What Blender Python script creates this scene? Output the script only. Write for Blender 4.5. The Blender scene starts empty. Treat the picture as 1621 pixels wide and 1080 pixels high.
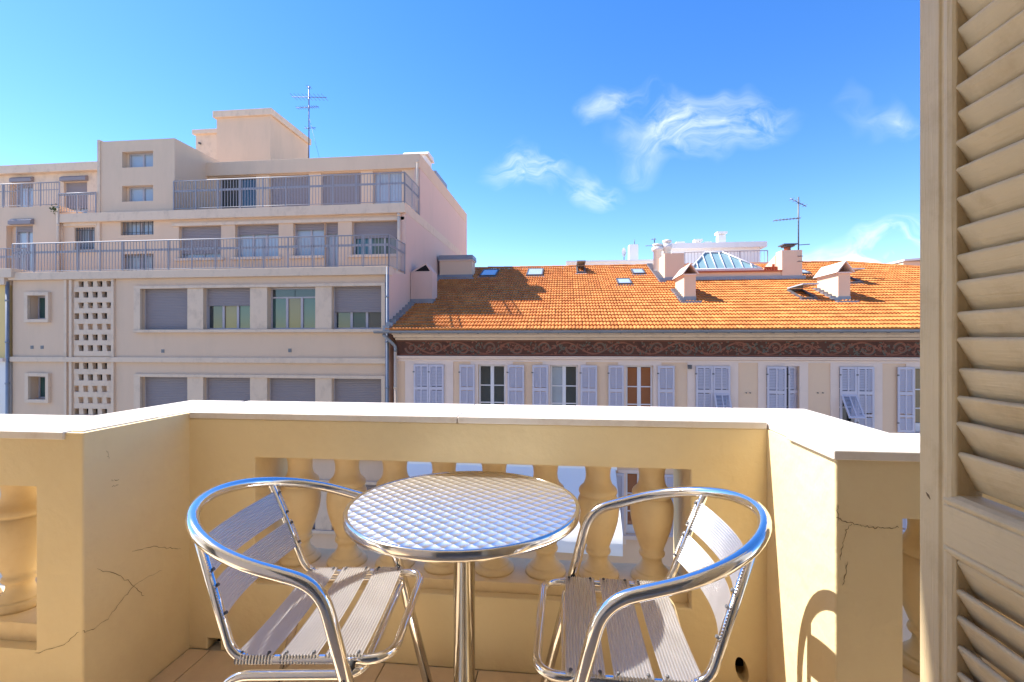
import bpy, bmesh, math, random
from mathutils import Vector, Matrix
random.seed(7)
SC = bpy.context.scene
COL = SC.collection
R = math.radians

# ------------------------------------------------------------------ camera
F, CX, CY, TH, HC = 765.0, 810.5, 540.0, R(6.27), 1.215
cth, sth = math.cos(TH), math.sin(TH)
cam_d = bpy.data.cameras.new('camera')
cam_d.sensor_width = 36.0
cam_d.lens = 36.0 * F / 1621.0
cam_d.clip_start = 0.02
cam_d.clip_end = 5000
cam = bpy.data.objects.new('camera', cam_d)
COL.objects.link(cam)
cam.location = (0, 0, HC)
cam.rotation_euler = (R(90), 0, TH)
SC.camera = cam

def ray(px, py):
    x = (px - CX) / F
    return Vector((cth * x - sth, sth * x + cth, -(py - CY) / F))
def atY(px, py, Y):
    r = ray(px, py); t = Y / r.y
    return Vector((r.x * t, Y, HC + r.z * t))
def atX(px, py, X):
    r = ray(px, py); t = X / r.x
    return Vector((X, r.y * t, HC + r.z * t))
def XY(px, Y):
    return atY(px, 540, Y).x
RY, RZ, RK = 14.5, 1.56, 0.38          # eave line and pitch of the tiled roof
def roofz(Y):
    return RZ + RK * (Y - RY)
def roof(px, py):
    r = ray(px, py)
    t = (RZ - RK * RY - HC) / (r.z - RK * r.y)
    return Vector((r.x * t, r.y * t, HC + r.z * t))

# ------------------------------------------------------------------ sun, sky, exposure
SUN = Vector((-0.83, 0.175, 1.0)).normalized()       # towards the sun
ELEV = math.asin(SUN.z)
AZ = math.atan2(SUN.x, SUN.y)                        # from +Y, clockwise positive to +X
sun_d = bpy.data.lights.new('sun', 'SUN')
sun_d.energy = 3.9
sun_d.angle = R(0.5)
sun_d.color = (1.0, 0.95, 0.87)
sun = bpy.data.objects.new('sun', sun_d)
COL.objects.link(sun)
sun.location = (-30, 5, 40)
sun.rotation_euler = (-SUN).to_track_quat('-Z', 'Y').to_euler()

W = bpy.data.worlds.new('World')
SC.world = W
W.use_nodes = True
def build_world():
    nt = W.node_tree; N = nt.nodes; L = nt.links
    N.clear()
    out = N.new('ShaderNodeOutputWorld'); bg = N.new('ShaderNodeBackground')
    L.new(bg.outputs[0], out.inputs[0])
    sky = N.new('ShaderNodeTexSky'); sky.sky_type = 'NISHITA'
    sky.sun_disc = False
    sky.sun_elevation = ELEV
    sky.sun_rotation = AZ
    sky.altitude = 0
    sky.air_density = 1.0
    sky.dust_density = 0.1
    sky.ozone_density = 2.2
    bg.inputs[1].default_value = 0.112
    hs = N.new('ShaderNodeHueSaturation')
    hs.inputs['Saturation'].default_value = 1.34
    hs.inputs['Hue'].default_value = .512
    L.new(sky.outputs[0], hs.inputs['Color'])
    tc = N.new('ShaderNodeTexCoord')
    # cirrus wisps: noise on the sky direction, kept to a few patches of sky
    def vmath(op, a, b=None):
        n = N.new('ShaderNodeVectorMath'); n.operation = op
        for i, v in enumerate((a, b)):
            if v is None: continue
            if isinstance(v, tuple): n.inputs[i].default_value = v
            else: L.new(v, n.inputs[i])
        return n
    def m(op, a, b=None, clamp=False):
        n = N.new('ShaderNodeMath'); n.operation = op; n.use_clamp = clamp
        for i, v in enumerate((a, b)):
            if v is None: continue
            if isinstance(v, (int, float)): n.inputs[i].default_value = v
            else: L.new(v, n.inputs[i])
        return n.outputs[0]
    d = tc.outputs['Generated']
    warp = N.new('ShaderNodeTexNoise'); warp.inputs['Scale'].default_value = 5.0; warp.inputs['Detail'].default_value = 3
    L.new(d, warp.inputs['Vector'])
    wv = vmath('SUBTRACT', warp.outputs['Color'], (.5, .5, .5))
    ws = N.new('ShaderNodeVectorMath'); ws.operation = 'SCALE'; ws.inputs['Scale'].default_value = .26
    L.new(wv.outputs[0], ws.inputs[0])
    dw = vmath('ADD', d, ws.outputs[0])
    st = vmath('MULTIPLY', dw.outputs[0], (1.2, 1.2, 2.6))
    n1 = N.new('ShaderNodeTexNoise'); n1.inputs['Scale'].default_value = 6.5; n1.inputs['Detail'].default_value = 9
    n1.inputs['Roughness'].default_value = .62; n1.inputs['Distortion'].default_value = .9
    L.new(st.outputs[0], n1.inputs['Vector'])
    total = None
    patches = [((835, 262), .11, .05, .8, 0.0), ((925, 293), .075, .045, .8, 0.0), ((1115, 232), .155, .072, .8, 0),
               ((1430, 408), .19, .075, 2.2, 0), ((1415, 172), .09, .03, .4, 0), ((1010, 180), .08, .03, .6, 0)]
    for (px, py), ra, rz_, amp, _ in patches:
        c = ray(px, py).normalized()
        df = vmath('SUBTRACT', dw.outputs[0], tuple(c))
        sc = vmath('MULTIPLY', df.outputs[0], (1 / ra, 1 / ra, 1 / rz_))
        ln = N.new('ShaderNodeVectorMath'); ln.operation = 'LENGTH'; L.new(sc.outputs[0], ln.inputs[0])
        g = m('SUBTRACT', 1.0, ln.outputs['Value'], True)
        g = m('MULTIPLY', m('POWER', g, 1.0), amp * 1.25)
        total = g if total is None else m('MAXIMUM', total, g)
    nn = m('SUBTRACT', n1.outputs['Fac'], .38)
    nn = m('MULTIPLY', nn, 3.6, True)
    cl = m('MULTIPLY', total, nn, True)
    cl = m('POWER', cl, 1.25)
    cl = m('MULTIPLY', cl, .85)
    mix = N.new('ShaderNodeMix'); mix.data_type = 'RGBA'
    L.new(cl, mix.inputs['Factor'])
    L.new(hs.outputs[0], mix.inputs['A'])
    mix.inputs['B'].default_value = (5.4, 5.6, 5.9, 1)
    L.new(mix.outputs['Result'], bg.inputs[0])
build_world()
SC.view_settings.view_transform = 'Standard'
SC.view_settings.look = 'None'
SC.view_settings.gamma = 1
SC.view_settings.exposure = 1.43
SC.view_settings.use_curve_mapping = False
SC.cycles.max_bounces = 10
SC.cycles.diffuse_bounces = 6
SC.cycles.glossy_bounces = 6

# ------------------------------------------------------------------ materials
MAT = {}
def mat(name, col, rough=.8, var=.12, scale=3.0, bump=.0, bscale=60.0, metal=0.0, spec=.35, dark=None, darkamt=0.0, dscale=1.2, stretch=(1, 1, 1)):
    """noise-varied principled; dark/darkamt = blotchy stains of their own shape"""
    mt = bpy.data.materials.new(name); mt.use_nodes = True
    nt = mt.node_tree; N = nt.nodes; L = nt.links
    b = N['Principled BSDF']
    b.inputs['Roughness'].default_value = rough
    b.inputs['Metallic'].default_value = metal
    b.inputs['Specular IOR Level'].default_value = spec
    geo = N.new('ShaderNodeNewGeometry')
    mp = N.new('ShaderNodeVectorMath'); mp.operation = 'MULTIPLY'; mp.inputs[1].default_value = stretch
    L.new(geo.outputs['Position'], mp.inputs[0])
    n = N.new('ShaderNodeTexNoise'); n.inputs['Scale'].default_value = scale; n.inputs['Detail'].default_value = 7
    n.inputs['Roughness'].default_value = .6
    L.new(mp.outputs[0], n.inputs['Vector'])
    mx = N.new('ShaderNodeMix'); mx.data_type = 'RGBA'
    L.new(n.outputs['Fac'], mx.inputs['Factor'])
    mx.inputs['A'].default_value = tuple(max(0, c * (1 - var)) for c in col) + (1,)
    mx.inputs['B'].default_value = tuple(min(1, c * (1 + var)) for c in col) + (1,)
    last = mx.outputs['Result']
    if dark:
        n2 = N.new('ShaderNodeTexNoise'); n2.inputs['Scale'].default_value = dscale; n2.inputs['Detail'].default_value = 9
        n2.inputs['Roughness'].default_value = .7
        L.new(mp.outputs[0], n2.inputs['Vector'])
        rp = N.new('ShaderNodeValToRGB')
        rp.color_ramp.elements[0].position = .5; rp.color_ramp.elements[0].color = (0, 0, 0, 1)
        rp.color_ramp.elements[1].position = .75; rp.color_ramp.elements[1].color = (darkamt,) * 3 + (1,)
        L.new(n2.outputs['Fac'], rp.inputs[0])
        m2 = N.new('ShaderNodeMix'); m2.data_type = 'RGBA'
        L.new(rp.outputs[0], m2.inputs['Factor']); L.new(last, m2.inputs['A'])
        m2.inputs['B'].default_value = tuple(dark) + (1,)
        last = m2.outputs['Result']
    L.new(last, b.inputs['Base Color'])
    if bump:
        nb = N.new('ShaderNodeTexNoise'); nb.inputs['Scale'].default_value = bscale; nb.inputs['Detail'].default_value = 5
        L.new(mp.outputs[0], nb.inputs['Vector'])
        bp = N.new('ShaderNodeBump'); bp.inputs['Strength'].default_value = bump; bp.inputs['Distance'].default_value = .01
        L.new(nb.outputs['Fac'], bp.inputs['Height']); L.new(bp.outputs[0], b.inputs['Normal'])
    MAT[name] = mt
    return mt

mat('ochre_paint', (.785, .64, .385), .62, .08, 2.2, .5, 17, spec=.3, dark=(.66, .47, .24), darkamt=.3, dscale=3.0)
mat('ochre_baluster', (.79, .62, .37), .6, .08, 9, .12, 40, spec=.3, dark=(.55, .36, .16), darkamt=.35, dscale=8)
mat('marble', (.75, .69, .63), .45, .07, 5, .08, 30, spec=.4, dark=(.50, .36, .24), darkamt=.5, dscale=7)
mat('floor_tile', (.70, .54, .35), .5, .12, 6, .08, 40, spec=.4, dark=(.50, .35, .20), darkamt=.5, dscale=4)
mat('grout', (.06, .045, .03), .9, .2, 20)
mat('crack', (.16, .10, .05), .9, .2, 20)
mat('beige_render', (.68, .495, .355), .9, .05, 1.3, .15, 30, spec=.2, dark=(.52, .40, .29), darkamt=.35, dscale=.9, stretch=(1.6, 1.6, .45))
mat('cream_trim', (.70, .54, .405), .9, .05, 2, .1, 30, spec=.2, dark=(.44, .33, .25), darkamt=.6, dscale=2.2, stretch=(1.5, 1.5, 1))
mat('pink_render', (.68, .475, .39), .9, .05, .8, .15, 30, spec=.2, dark=(.54, .40, .32), darkamt=.5, dscale=.8, stretch=(2.2, 2.2, .3))
mat('yellow_render', (.75, .54, .24), .9, .06, 1.2, .1, 30, spec=.2)
mat('white_render', (.78, .75, .72), .9, .05, .8, spec=.2, dark=(.6, .56, .52), darkamt=.4, dscale=.8, stretch=(2, 2, .4))
mat('roller', (.27, .235, .245), .6, .05, 3, spec=.3)
mat('pvc', (.42, .385, .41), .5, .05, 5)
mat('rail_paint', (.31, .30, .33), .5, .06, 4, metal=.0)
mat('zinc', (.27, .29, .33), .5, .22, 3, metal=.45)
mat('zinc_dark', (.13, .13, .14), .55, .2, 4, metal=.3)
mat('dark_void', (.012, .011, .012), .9, .2, 5)
mat('house_panel', (.77, .555, .39), .9, .05, 1.2, .1, 30, spec=.2, dark=(.70, .50, .38), darkamt=.5, dscale=.8)
mat('house_trim', (.78, .625, .54), .9, .04, 2, spec=.2, dark=(.60, .48, .40), darkamt=.4, dscale=1.5)
mat('shutter_blue', (.56, .53, .61), .6, .05, 4, spec=.3)
mat('window_white', (.72, .70, .73), .5, .04, 5)
mat('frieze_brown', (.115, .050, .036), .9, .3, 2.5, dark=(.04, .022, .02), darkamt=.9, dscale=2.5)
mat('frieze_red', (.27, .105, .068), .9, .35, 4, dark=(.10, .05, .04), darkamt=.7, dscale=3)
mat('frieze_green', (.13, .12, .095), .9, .3, 5)
mat('antenna_metal', (.16, .16, .18), .5, .1, 5, metal=.5)
mat('terracotta', (.42, .12, .06), .85, .2, 5)
mat('asphalt', (.10, .10, .105), .9, .2, 3, .3, 80)
mat('pavement', (.34, .32, .30), .9, .12, 3)
mat('own_render', (.82, .72, .54), .85, .06, 2, .2, 30)
mat('own_ceiling', (.86, .82, .73), .9, .04, 2)
mat('white_canvas', (.86, .85, .83), .8, .03, 2)
mat('rubber', (.02, .02, .02), .7, .1, 10)
mat('plaster_white', (.80, .79, .77), .9, .03, 2)

def wood_paint():
    mt = mat('shutter_paint', (.56, .43, .255), .5, .14, 7, 0, spec=.35, dark=(.36, .25, .13), darkamt=.6, dscale=11, stretch=(1, 1, 1))
    N = mt.node_tree.nodes; L = mt.node_tree.links
    geo = N.new('ShaderNodeNewGeometry')
    tc = N.new('ShaderNodeTexCoord')
    w = N.new('ShaderNodeVectorMath'); w.operation = 'MULTIPLY'; w.inputs[1].default_value = (160, 10, 160)
    at = N.new('ShaderNodeAttribute'); at.attribute_type = 'OBJECT'; at.attribute_name = 'grain_up'
    w2 = N.new('ShaderNodeVectorMath'); w2.operation = 'MULTIPLY'; w2.inputs[1].default_value = (160, 160, 7)
    L.new(geo.outputs['Position'], w.inputs[0]); L.new(geo.outputs['Position'], w2.inputs[0])
    mx = N.new('ShaderNodeMix'); mx.data_type = 'VECTOR'
    L.new(at.outputs['Fac'], mx.inputs['Factor']); L.new(w.outputs[0], mx.inputs['A']); L.new(w2.outputs[0], mx.inputs['B'])
    n = N.new('ShaderNodeTexNoise'); n.inputs['Scale'].default_value = 1.0; n.inputs['Detail'].default_value = 5; n.inputs['Distortion'].default_value = .8
    L.new(mx.outputs['Result'], n.inputs['Vector'])
    bp = N.new('ShaderNodeBump'); bp.inputs['Strength'].default_value = .6; bp.inputs['Distance'].default_value = .0025
    L.new(n.outputs['Fac'], bp.inputs['Height'])
    L.new(bp.outputs[0], N['Principled BSDF'].inputs['Normal'])
wood_paint()

def glass_mat(name, col, rough=.04, spec=.6):
    return mat(name, col, rough, .25, .8, spec=spec)
glass_mat('pane_dark', (.035, .045, .05), .03, .9)
glass_mat('pane_green', (.03, .085, .08), .03, .9)
glass_mat('pane_ochre', (.20, .145, .06), .05, .8)
glass_mat('pane_curtain', (.36, .40, .45), .12, .7)
glass_mat('pane_orange', (.28, .095, .035), .05, .8)
glass_mat('sky_glass', (.42, .50, .55), .12, .8)
glass_mat('lantern_glass', (.24, .37, .38), .2, .7)

def metal_mat(name, col, rough, aniso=0.0, smudge=.1):
    mt = bpy.data.materials.new(name); mt.use_nodes = True
    N = mt.node_tree.nodes; L = mt.node_tree.links
    b = N['Principled BSDF']
    b.inputs['Base Color'].default_value = col + (1,)
    b.inputs['Metallic'].default_value = 1
    tc = N.new('ShaderNodeTexCoord')
    n = N.new('ShaderNodeTexNoise'); n.inputs['Scale'].default_value = 14; n.inputs['Detail'].default_value = 6
    L.new(tc.outputs['Object'], n.inputs['Vector'])
    mr = N.new('ShaderNodeMapRange')
    mr.inputs['To Min'].default_value = max(.02, rough - smudge); mr.inputs['To Max'].default_value = rough + smudge
    L.new(n.outputs['Fac'], mr.inputs['Value']); L.new(mr.outputs[0], b.inputs['Roughness'])
    MAT[name] = mt
    return mt
metal_mat('aluminium', (.90, .89, .88), .13, smudge=.07)
metal_mat('slat_aluminium', (.80, .78, .765), .36, smudge=.06)
metal_mat('steel', (.84, .80, .74), .14, smudge=.07)

def table_mat():
    mt = metal_mat('turned_steel', (.90, .89, .88), .30, smudge=.02)
    N = mt.node_tree.nodes; L = mt.node_tree.links
    b = N['Principled BSDF']
    tc = N.new('ShaderNodeTexCoord')
    mp = N.new('ShaderNodeMapping'); mp.inputs['Rotation'].default_value = (0, 0, R(38)); mp.inputs['Scale'].default_value = (1 / .031, 1 / .031, 1)
    L.new(tc.outputs['Object'], mp.inputs['Vector'])
    fr = N.new('ShaderNodeVectorMath'); fr.operation = 'FRACTION'; L.new(mp.outputs[0], fr.inputs[0])
    sb = N.new('ShaderNodeVectorMath'); sb.operation = 'SUBTRACT'; sb.inputs[1].default_value = (.36, .16, 0); L.new(fr.outputs[0], sb.inputs[0])
    fl = N.new('ShaderNodeVectorMath'); fl.operation = 'MULTIPLY'; fl.inputs[1].default_value = (1, 1, 0); L.new(sb.outputs[0], fl.inputs[0])
    ln = N.new('ShaderNodeVectorMath'); ln.operation = 'LENGTH'; L.new(fl.outputs[0], ln.inputs[0])
    # every struck disc is a shallow dish with fine turning rings in it
    rg = N.new('ShaderNodeMath'); rg.operation = 'MULTIPLY'; rg.inputs[1].default_value = 44; L.new(ln.outputs['Value'], rg.inputs[0])
    sn = N.new('ShaderNodeMath'); sn.operation = 'SINE'; L.new(rg.outputs[0], sn.inputs[0])
    ml = N.new('ShaderNodeMath'); ml.operation = 'MULTIPLY'; ml.inputs[1].default_value = .012; L.new(sn.outputs[0], ml.inputs[0])
    sq = N.new('ShaderNodeMath'); sq.operation = 'POWER'; sq.inputs[1].default_value = 1.6; L.new(ln.outputs['Value'], sq.inputs[0])
    ad = N.new('ShaderNodeMath'); ad.operation = 'ADD'; L.new(sq.outputs[0], ad.inputs[0]); L.new(ml.outputs[0], ad.inputs[1])
    bp = N.new('ShaderNodeBump'); bp.inputs['Strength'].default_value = .9; bp.inputs['Distance'].default_value = .0085
    L.new(ad.outputs[0], bp.inputs['Height']); L.new(bp.outputs[0], b.inputs['Normal'])
table_mat()

def tile_mat():
    mt = bpy.data.materials.new('roof_tile'); mt.use_nodes = True
    N = mt.node_tree.nodes; L = mt.node_tree.links
    b = N['Principled BSDF']; b.inputs['Roughness'].default_value = .75; b.inputs['Specular IOR Level'].default_value = .25
    geo = N.new('ShaderNodeNewGeometry')
    sc = N.new('ShaderNodeVectorMath'); sc.operation = 'MULTIPLY_ADD'
    sc.inputs[1].default_value = (1 / .21, 1 / .3113, 0); sc.inputs[2].default_value = (5.55 / .21, (-RY + .056) / .3113, 0)
    L.new(geo.outputs['Position'], sc.inputs[0])
    fl = N.new('ShaderNodeVectorMath'); fl.operation = 'FLOOR'; L.new(sc.outputs[0], fl.inputs[0])
    wn = N.new('ShaderNodeTexWhiteNoise'); wn.noise_dimensions = '3D'; L.new(fl.outputs[0], wn.inputs['Vector'])
    rp = N.new('ShaderNodeValToRGB')
    e = rp.color_ramp.elements
    e[0].position = 0; e[0].color = (.50, .165, .040, 1)
    e[1].position = 1; e[1].color = (.64, .255, .068, 1)
    k = e.new(.5); k.color = (.57, .205, .050, 1)
    L.new(wn.outputs['Value'], rp.inputs[0])
    n = N.new('ShaderNodeTexNoise'); n.inputs['Scale'].default_value = .6; n.inputs['Detail'].default_value = 8; n.inputs['Roughness'].default_value = .7
    L.new(geo.outputs['Position'], n.inputs['Vector'])
    mr = N.new('ShaderNodeMapRange'); mr.inputs['From Min'].default_value = .3; mr.inputs['From Max'].default_value = .7
    mr.inputs['To Min'].default_value = .82; mr.inputs['To Max'].default_value = 1.14
    L.new(n.outputs['Fac'], mr.inputs['Value'])
    vm = N.new('ShaderNodeVectorMath'); vm.operation = 'SCALE'
    L.new(rp.outputs[0], vm.inputs[0]); L.new(mr.outputs[0], vm.inputs['Scale'])
    L.new(vm.outputs[0], b.inputs['Base Color'])
    MAT['roof_tile'] = mt
tile_mat()

# ------------------------------------------------------------------ mesh helpers
ORG = {}
class MB:
    def __init__(s): s.v = []; s.f = []; s.smooth = []
    def add(s, vs, fs, sm=False):
        o = len(s.v); s.v += [tuple(p) for p in vs]
        s.f += [tuple(i + o for i in f) for f in fs]; s.smooth += [sm] * len(fs)
        return s
    def box(s, x0, x1, y0, y1, z0, z1):
        if x0 > x1: x0, x1 = x1, x0
        if y0 > y1: y0, y1 = y1, y0
        if z0 > z1: z0, z1 = z1, z0
        return s.add([(x0, y0, z0), (x1, y0, z0), (x1, y1, z0), (x0, y1, z0), (x0, y0, z1), (x1, y0, z1), (x1, y1, z1), (x0, y1, z1)],
                     [(0, 3, 2, 1), (4, 5, 6, 7), (0, 1, 5, 4), (1, 2, 6, 5), (2, 3, 7, 6), (3, 0, 4, 7)])
    def quad(s, a, b, c, d): return s.add([a, b, c, d], [(0, 1, 2, 3)])
    def prism(s, poly, axis, a, b):
        """poly: 2D points; extruded along axis from a to b. axis x: (y,z), y: (x,z), z: (x,y)"""
        def p3(p, t): return {'x': (t, p[0], p[1]), 'y': (p[0], t, p[1]), 'z': (p[0], p[1], t)}[axis]
        n = len(poly)
        vs = [p3(p, a) for p in poly] + [p3(p, b) for p in poly]
        fs = [tuple(range(n))[::-1], tuple(range(n, 2 * n))] + [(i, (i + 1) % n, n + (i + 1) % n, n + i) for i in range(n)]
        return s.add(vs, fs)
    def tube(s, path, r, n=12, closed=False, caps=True):
        pts = [Vector(p) for p in path]; m = len(pts); vs = []
        up = None
        for i, p in enumerate(pts):
            a = pts[i - 1] if (i > 0 or closed) else p
            b = pts[(i + 1) % m] if (i < m - 1 or closed) else p
            t = (b - a).normalized()
            if up is None:
                up = t.orthogonal().normalized()
            else:
                up = (up - t * up.dot(t)).normalized()
            bi = t.cross(up)
            rr = r[i] if isinstance(r, (list, tuple)) else r
            vs += [p + (up * math.cos(2 * math.pi * k / n) + bi * math.sin(2 * math.pi * k / n)) * rr for k in range(n)]
        fs = []
        for i in range(m if closed else m - 1):
            j = (i + 1) % m
            fs += [(i * n + k, i * n + (k + 1) % n, j * n + (k + 1) % n, j * n + k) for k in range(n)]
        s.add(vs, fs, True)
        if caps and not closed:
            o = len(s.v) - len(vs)
            s.f += [tuple(o + k for k in range(n))[::-1], tuple(o + (m - 1) * n + k for k in range(n))]; s.smooth += [False, False]
        return s
    def bar(s, a, b, r, n=6): return s.tube([a, b], r, n)
    def lathe(s, prof, c, n=24, sm=True):
        vs = []; fs = []
        for (r, z) in prof:
            vs += [(c[0] + r * math.cos(2 * math.pi * k / n), c[1] + r * math.sin(2 * math.pi * k / n), c[2] + z) for k in range(n)]
        for i in range(len(prof) - 1):
            fs += [(i * n + k, i * n + (k + 1) % n, (i + 1) * n + (k + 1) % n, (i + 1) * n + k) for k in range(n)]
        s.add(vs, fs, sm)
        o = len(s.v) - len(vs); m = len(prof)
        s.f += [tuple(o + k for k in range(n))[::-1], tuple(o + (m - 1) * n + k for k in range(n))]; s.smooth += [False, False]
        return s
    def mesh(s, name, off=(0, 0, 0)):
        me = bpy.data.meshes.new(name)
        me.from_pydata([(v[0] - off[0], v[1] - off[1], v[2] - off[2]) for v in s.v], [], s.f)
        me.polygons.foreach_set('use_smooth', s.smooth)
        bm = bmesh.new(); bm.from_mesh(me)
        bmesh.ops.recalc_face_normals(bm, faces=bm.faces)
        bm.to_mesh(me); bm.free()
        me.update()
        return me

def origin_of(o):
    while o.parent: o = o.parent
    return ORG[o.name]
def put(name, me, m, parent=None, loc=(0, 0, 0), kind=None, label=None):
    o = bpy.data.objects.new(name, me)
    COL.objects.link(o)
    if m and not me.materials: me.materials.append(MAT[m])
    o.location = loc
    if parent: o.parent = parent
    if kind: o['kind'] = kind
    if label: o['label'] = label
    return o
def part(name, mb, m, parent, bevel=0, edges=None, **k):
    """a part whose vertices are given in world coordinates"""
    g = origin_of(parent)
    me = mb.mesh(name, g)
    if edges:
        bm = bmesh.new(); bm.from_mesh(me)
        G = Vector(g)
        es = [e for e in bm.edges if edges(e.verts[0].co + G, e.verts[1].co + G)]
        bmesh.ops.bevel(bm, geom=es, offset=bevel, segments=3, affect='EDGES', profile=.5)
        bm.to_mesh(me); bm.free(); bevel = 0
    o = put(name, me, m, parent, **k)
    if bevel:
        b = o.modifiers.new('bevel', 'BEVEL'); b.width = bevel; b.segments = 3; b.limit_method = 'ANGLE'
    return o
def piece(name, me, m, parent, pos, rot=None):
    """a shared-mesh piece at a world position under a thing whose root is not rotated"""
    g = origin_of(parent)
    o = put(name, me, m, parent, (pos[0] - g[0], pos[1] - g[1], pos[2] - g[2]))
    if rot: o.rotation_euler = rot
    return o
def tag(o, label, cat, group=None):
    o['label'] = label; o['category'] = cat
    if group: o['group'] = group
    return o
def thing(name, label, cat, loc=(0, 0, 0), rz=0, group=None):
    o = bpy.data.objects.new(name, None); COL.objects.link(o)
    o.empty_display_size = .2
    o.location = loc; o.rotation_euler = (0, 0, rz)
    ORG[o.name] = tuple(loc)
    return tag(o, label, cat, group)
def structure(name, mb, m):
    o = put(name, mb.mesh(name), m, None, kind='structure'); ORG[o.name] = (0, 0, 0); return o

def holed(x0, x1, z0, z1, holes, y0, y1):
    """a slab in the XZ plane from y0 (front) to y1 with rectangular openings (hx0,hx1,hz0,hz1)"""
    mb = MB()
    xs = sorted({x0, x1, *[h[0] for h in holes], *[h[1] for h in holes]})
    zs = sorted({z0, z1, *[h[2] for h in holes], *[h[3] for h in holes]})
    xs = [x for x in xs if x0 <= x <= x1]; zs = [z for z in zs if z0 <= z <= z1]
    def solid(i, j):
        if i < 0 or j < 0 or i >= len(xs) - 1 or j >= len(zs) - 1: return False
        cx = (xs[i] + xs[i + 1]) / 2; cz = (zs[j] + zs[j + 1]) / 2
        return not any(h[0] < cx < h[1] and h[2] < cz < h[3] for h in holes)
    for i in range(len(xs) - 1):
        for j in range(len(zs) - 1):
            if not solid(i, j): continue
            a, b, c, d = xs[i], xs[i + 1], zs[j], zs[j + 1]
            mb.quad((a, y0, c), (b, y0, c), (b, y0, d), (a, y0, d))
            mb.quad((a, y1, c), (a, y1, d), (b, y1, d), (b, y1, c))
            if not solid(i - 1, j): mb.quad((a, y0, c), (a, y0, d), (a, y1, d), (a, y1, c))
            if not solid(i + 1, j): mb.quad((b, y0, c), (b, y1, c), (b, y1, d), (b, y0, d))
            if not solid(i, j - 1): mb.quad((a, y0, c), (a, y1, c), (b, y1, c), (b, y0, c))
            if not solid(i, j + 1): mb.quad((a, y0, d), (b, y0, d), (b, y1, d), (a, y1, d))
    # weld so that bevels and normals work
    idx = {}; nv = []; nf = []
    for f in mb.f:
        g = []
        for k in f:
            key = tuple(round(t, 5) for t in mb.v[k])
            if key not in idx: idx[key] = len(nv); nv.append(mb.v[k])
            g.append(idx[key])
        nf.append(tuple(g))
    mb.v, mb.f = nv, nf
    return mb

# ================================================================== SETTING
GZ = -9.6
structure('ground', MB().quad((-900, -700, GZ - .2), (900, -700, GZ - .2), (900, 1500, GZ - .2), (-900, 1500, GZ - .2)), 'pavement')
structure('road', MB().box(-120, 120, 4.6, 12.4, GZ - .19, GZ - .13), 'asphalt')
structure('pavement', MB().box(-120, 120, 2.6, 4.6, GZ - .19, GZ), 'pavement')
structure('pavement', MB().box(-120, 120, 12.4, 15.2, GZ - .19, GZ), 'pavement')

# ================================================================== OWN HOUSE (door wall, slab of the balcony above)
own = thing('own_house', 'yellow rendered house wall and upper balcony slab behind the balcony door', 'house', (0, -.25, GZ))
part('wall', holed(-14, 14, GZ, 9, [(-.66, .66, 0.0, 2.55), (-3.6, -2.3, 0.0, 2.5), (2.5, 3.8, 0, 2.5)], -.60, -.25), 'own_render', own)
part('room', MB().box(-6, 6, -5, -4.9, -.1, 3).box(-6, 6, -5, -.6, -.1, -.02).box(-6, 6, -5, -.6, 3, 3.1).box(-6.1, -6, -5, -.6, -.1, 3.1).box(6, 6.1, -5, -.6, -.1, 3.1), 'plaster_white', own)
part('upper_balcony_slab', MB().box(-4.2, 2.6, -.25, 1.385, 3.40, 3.58), 'own_ceiling', own)
part('balcony_slab', MB().box(-14, 14, -.25, 1.70, -.20, -.012).box(-1.7, .92, 1.70, 2.06, -.20, -.012), 'own_ceiling', own)

# ================================================================== BALCONY FLOOR
fl = structure('balcony_floor', MB().box(-4.4, 4.4, -.25, 1.334, -.011, -.004).box(-1.475, .695, 1.334, 1.76, -.011, -.004), 'grout')
tw, td, gap = .355, .71, .0045
def tile_mesh(a, b):
    m_ = MB().box(gap / 2, a - gap / 2, gap / 2, b - gap / 2, -.004, .003).mesh('tile')
    return m_
tms = {}
x = -1.383 - tw * 8
while x < 4.3:
    for (ya, yb) in ((-.25, .34), (.34, 1.05), (1.05, 1.757)):
        xa, xb = x, x + tw
        if ya == 1.05:
            if xb <= -1.47 or xa >= .69: yb = 1.332
            xa2, xb2 = xa, xb
            if xa < -1.473 < xb: xa2 = -1.473
            if xa < .693 < xb: xb2 = .693
            xa, xb = xa2, xb2
        key = (round(xb - xa, 3), round(yb - ya, 3))
        if key not in tms: tms[key] = tile_mesh(*key)
        if -2.6 < x < 2.4: piece('tile', tms[key], 'floor_tile', fl, (xa, ya, random.uniform(-.0008, .0008)))
    x += tw

# ================================================================== BALCONY PARAPET
bp = thing('balcony_parapet', 'ochre painted balcony parapet with urn balusters and pale marble coping', 'parapet', (-.39, 1.9, 0))
YF, YB = 1.759, 2.04              # front wall faces
XL, XR = -1.475, .695             # returns
YS = 1.334                        # side walls
ZT, ZC = .910, .935
OPB, OPT = .272, .762
DRX = .612
fw = holed(XL - .01, XR + .01, 0, ZT, [(-1.20, .44, OPB, OPT), (DRX - .04, DRX + .04, .02, .125), (-1.40, -1.345, .0, .045)], YF, YB)
part('front_wall', fw, 'ochre_paint', bp, .005)
part('drain_lining', MB().box(DRX - .05, DRX + .05, YF + .10, YF + .12, .0, .15).box(-1.41, -1.335, YF + .06, YF + .08, -.003, .06), 'dark_void', bp)
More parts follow.
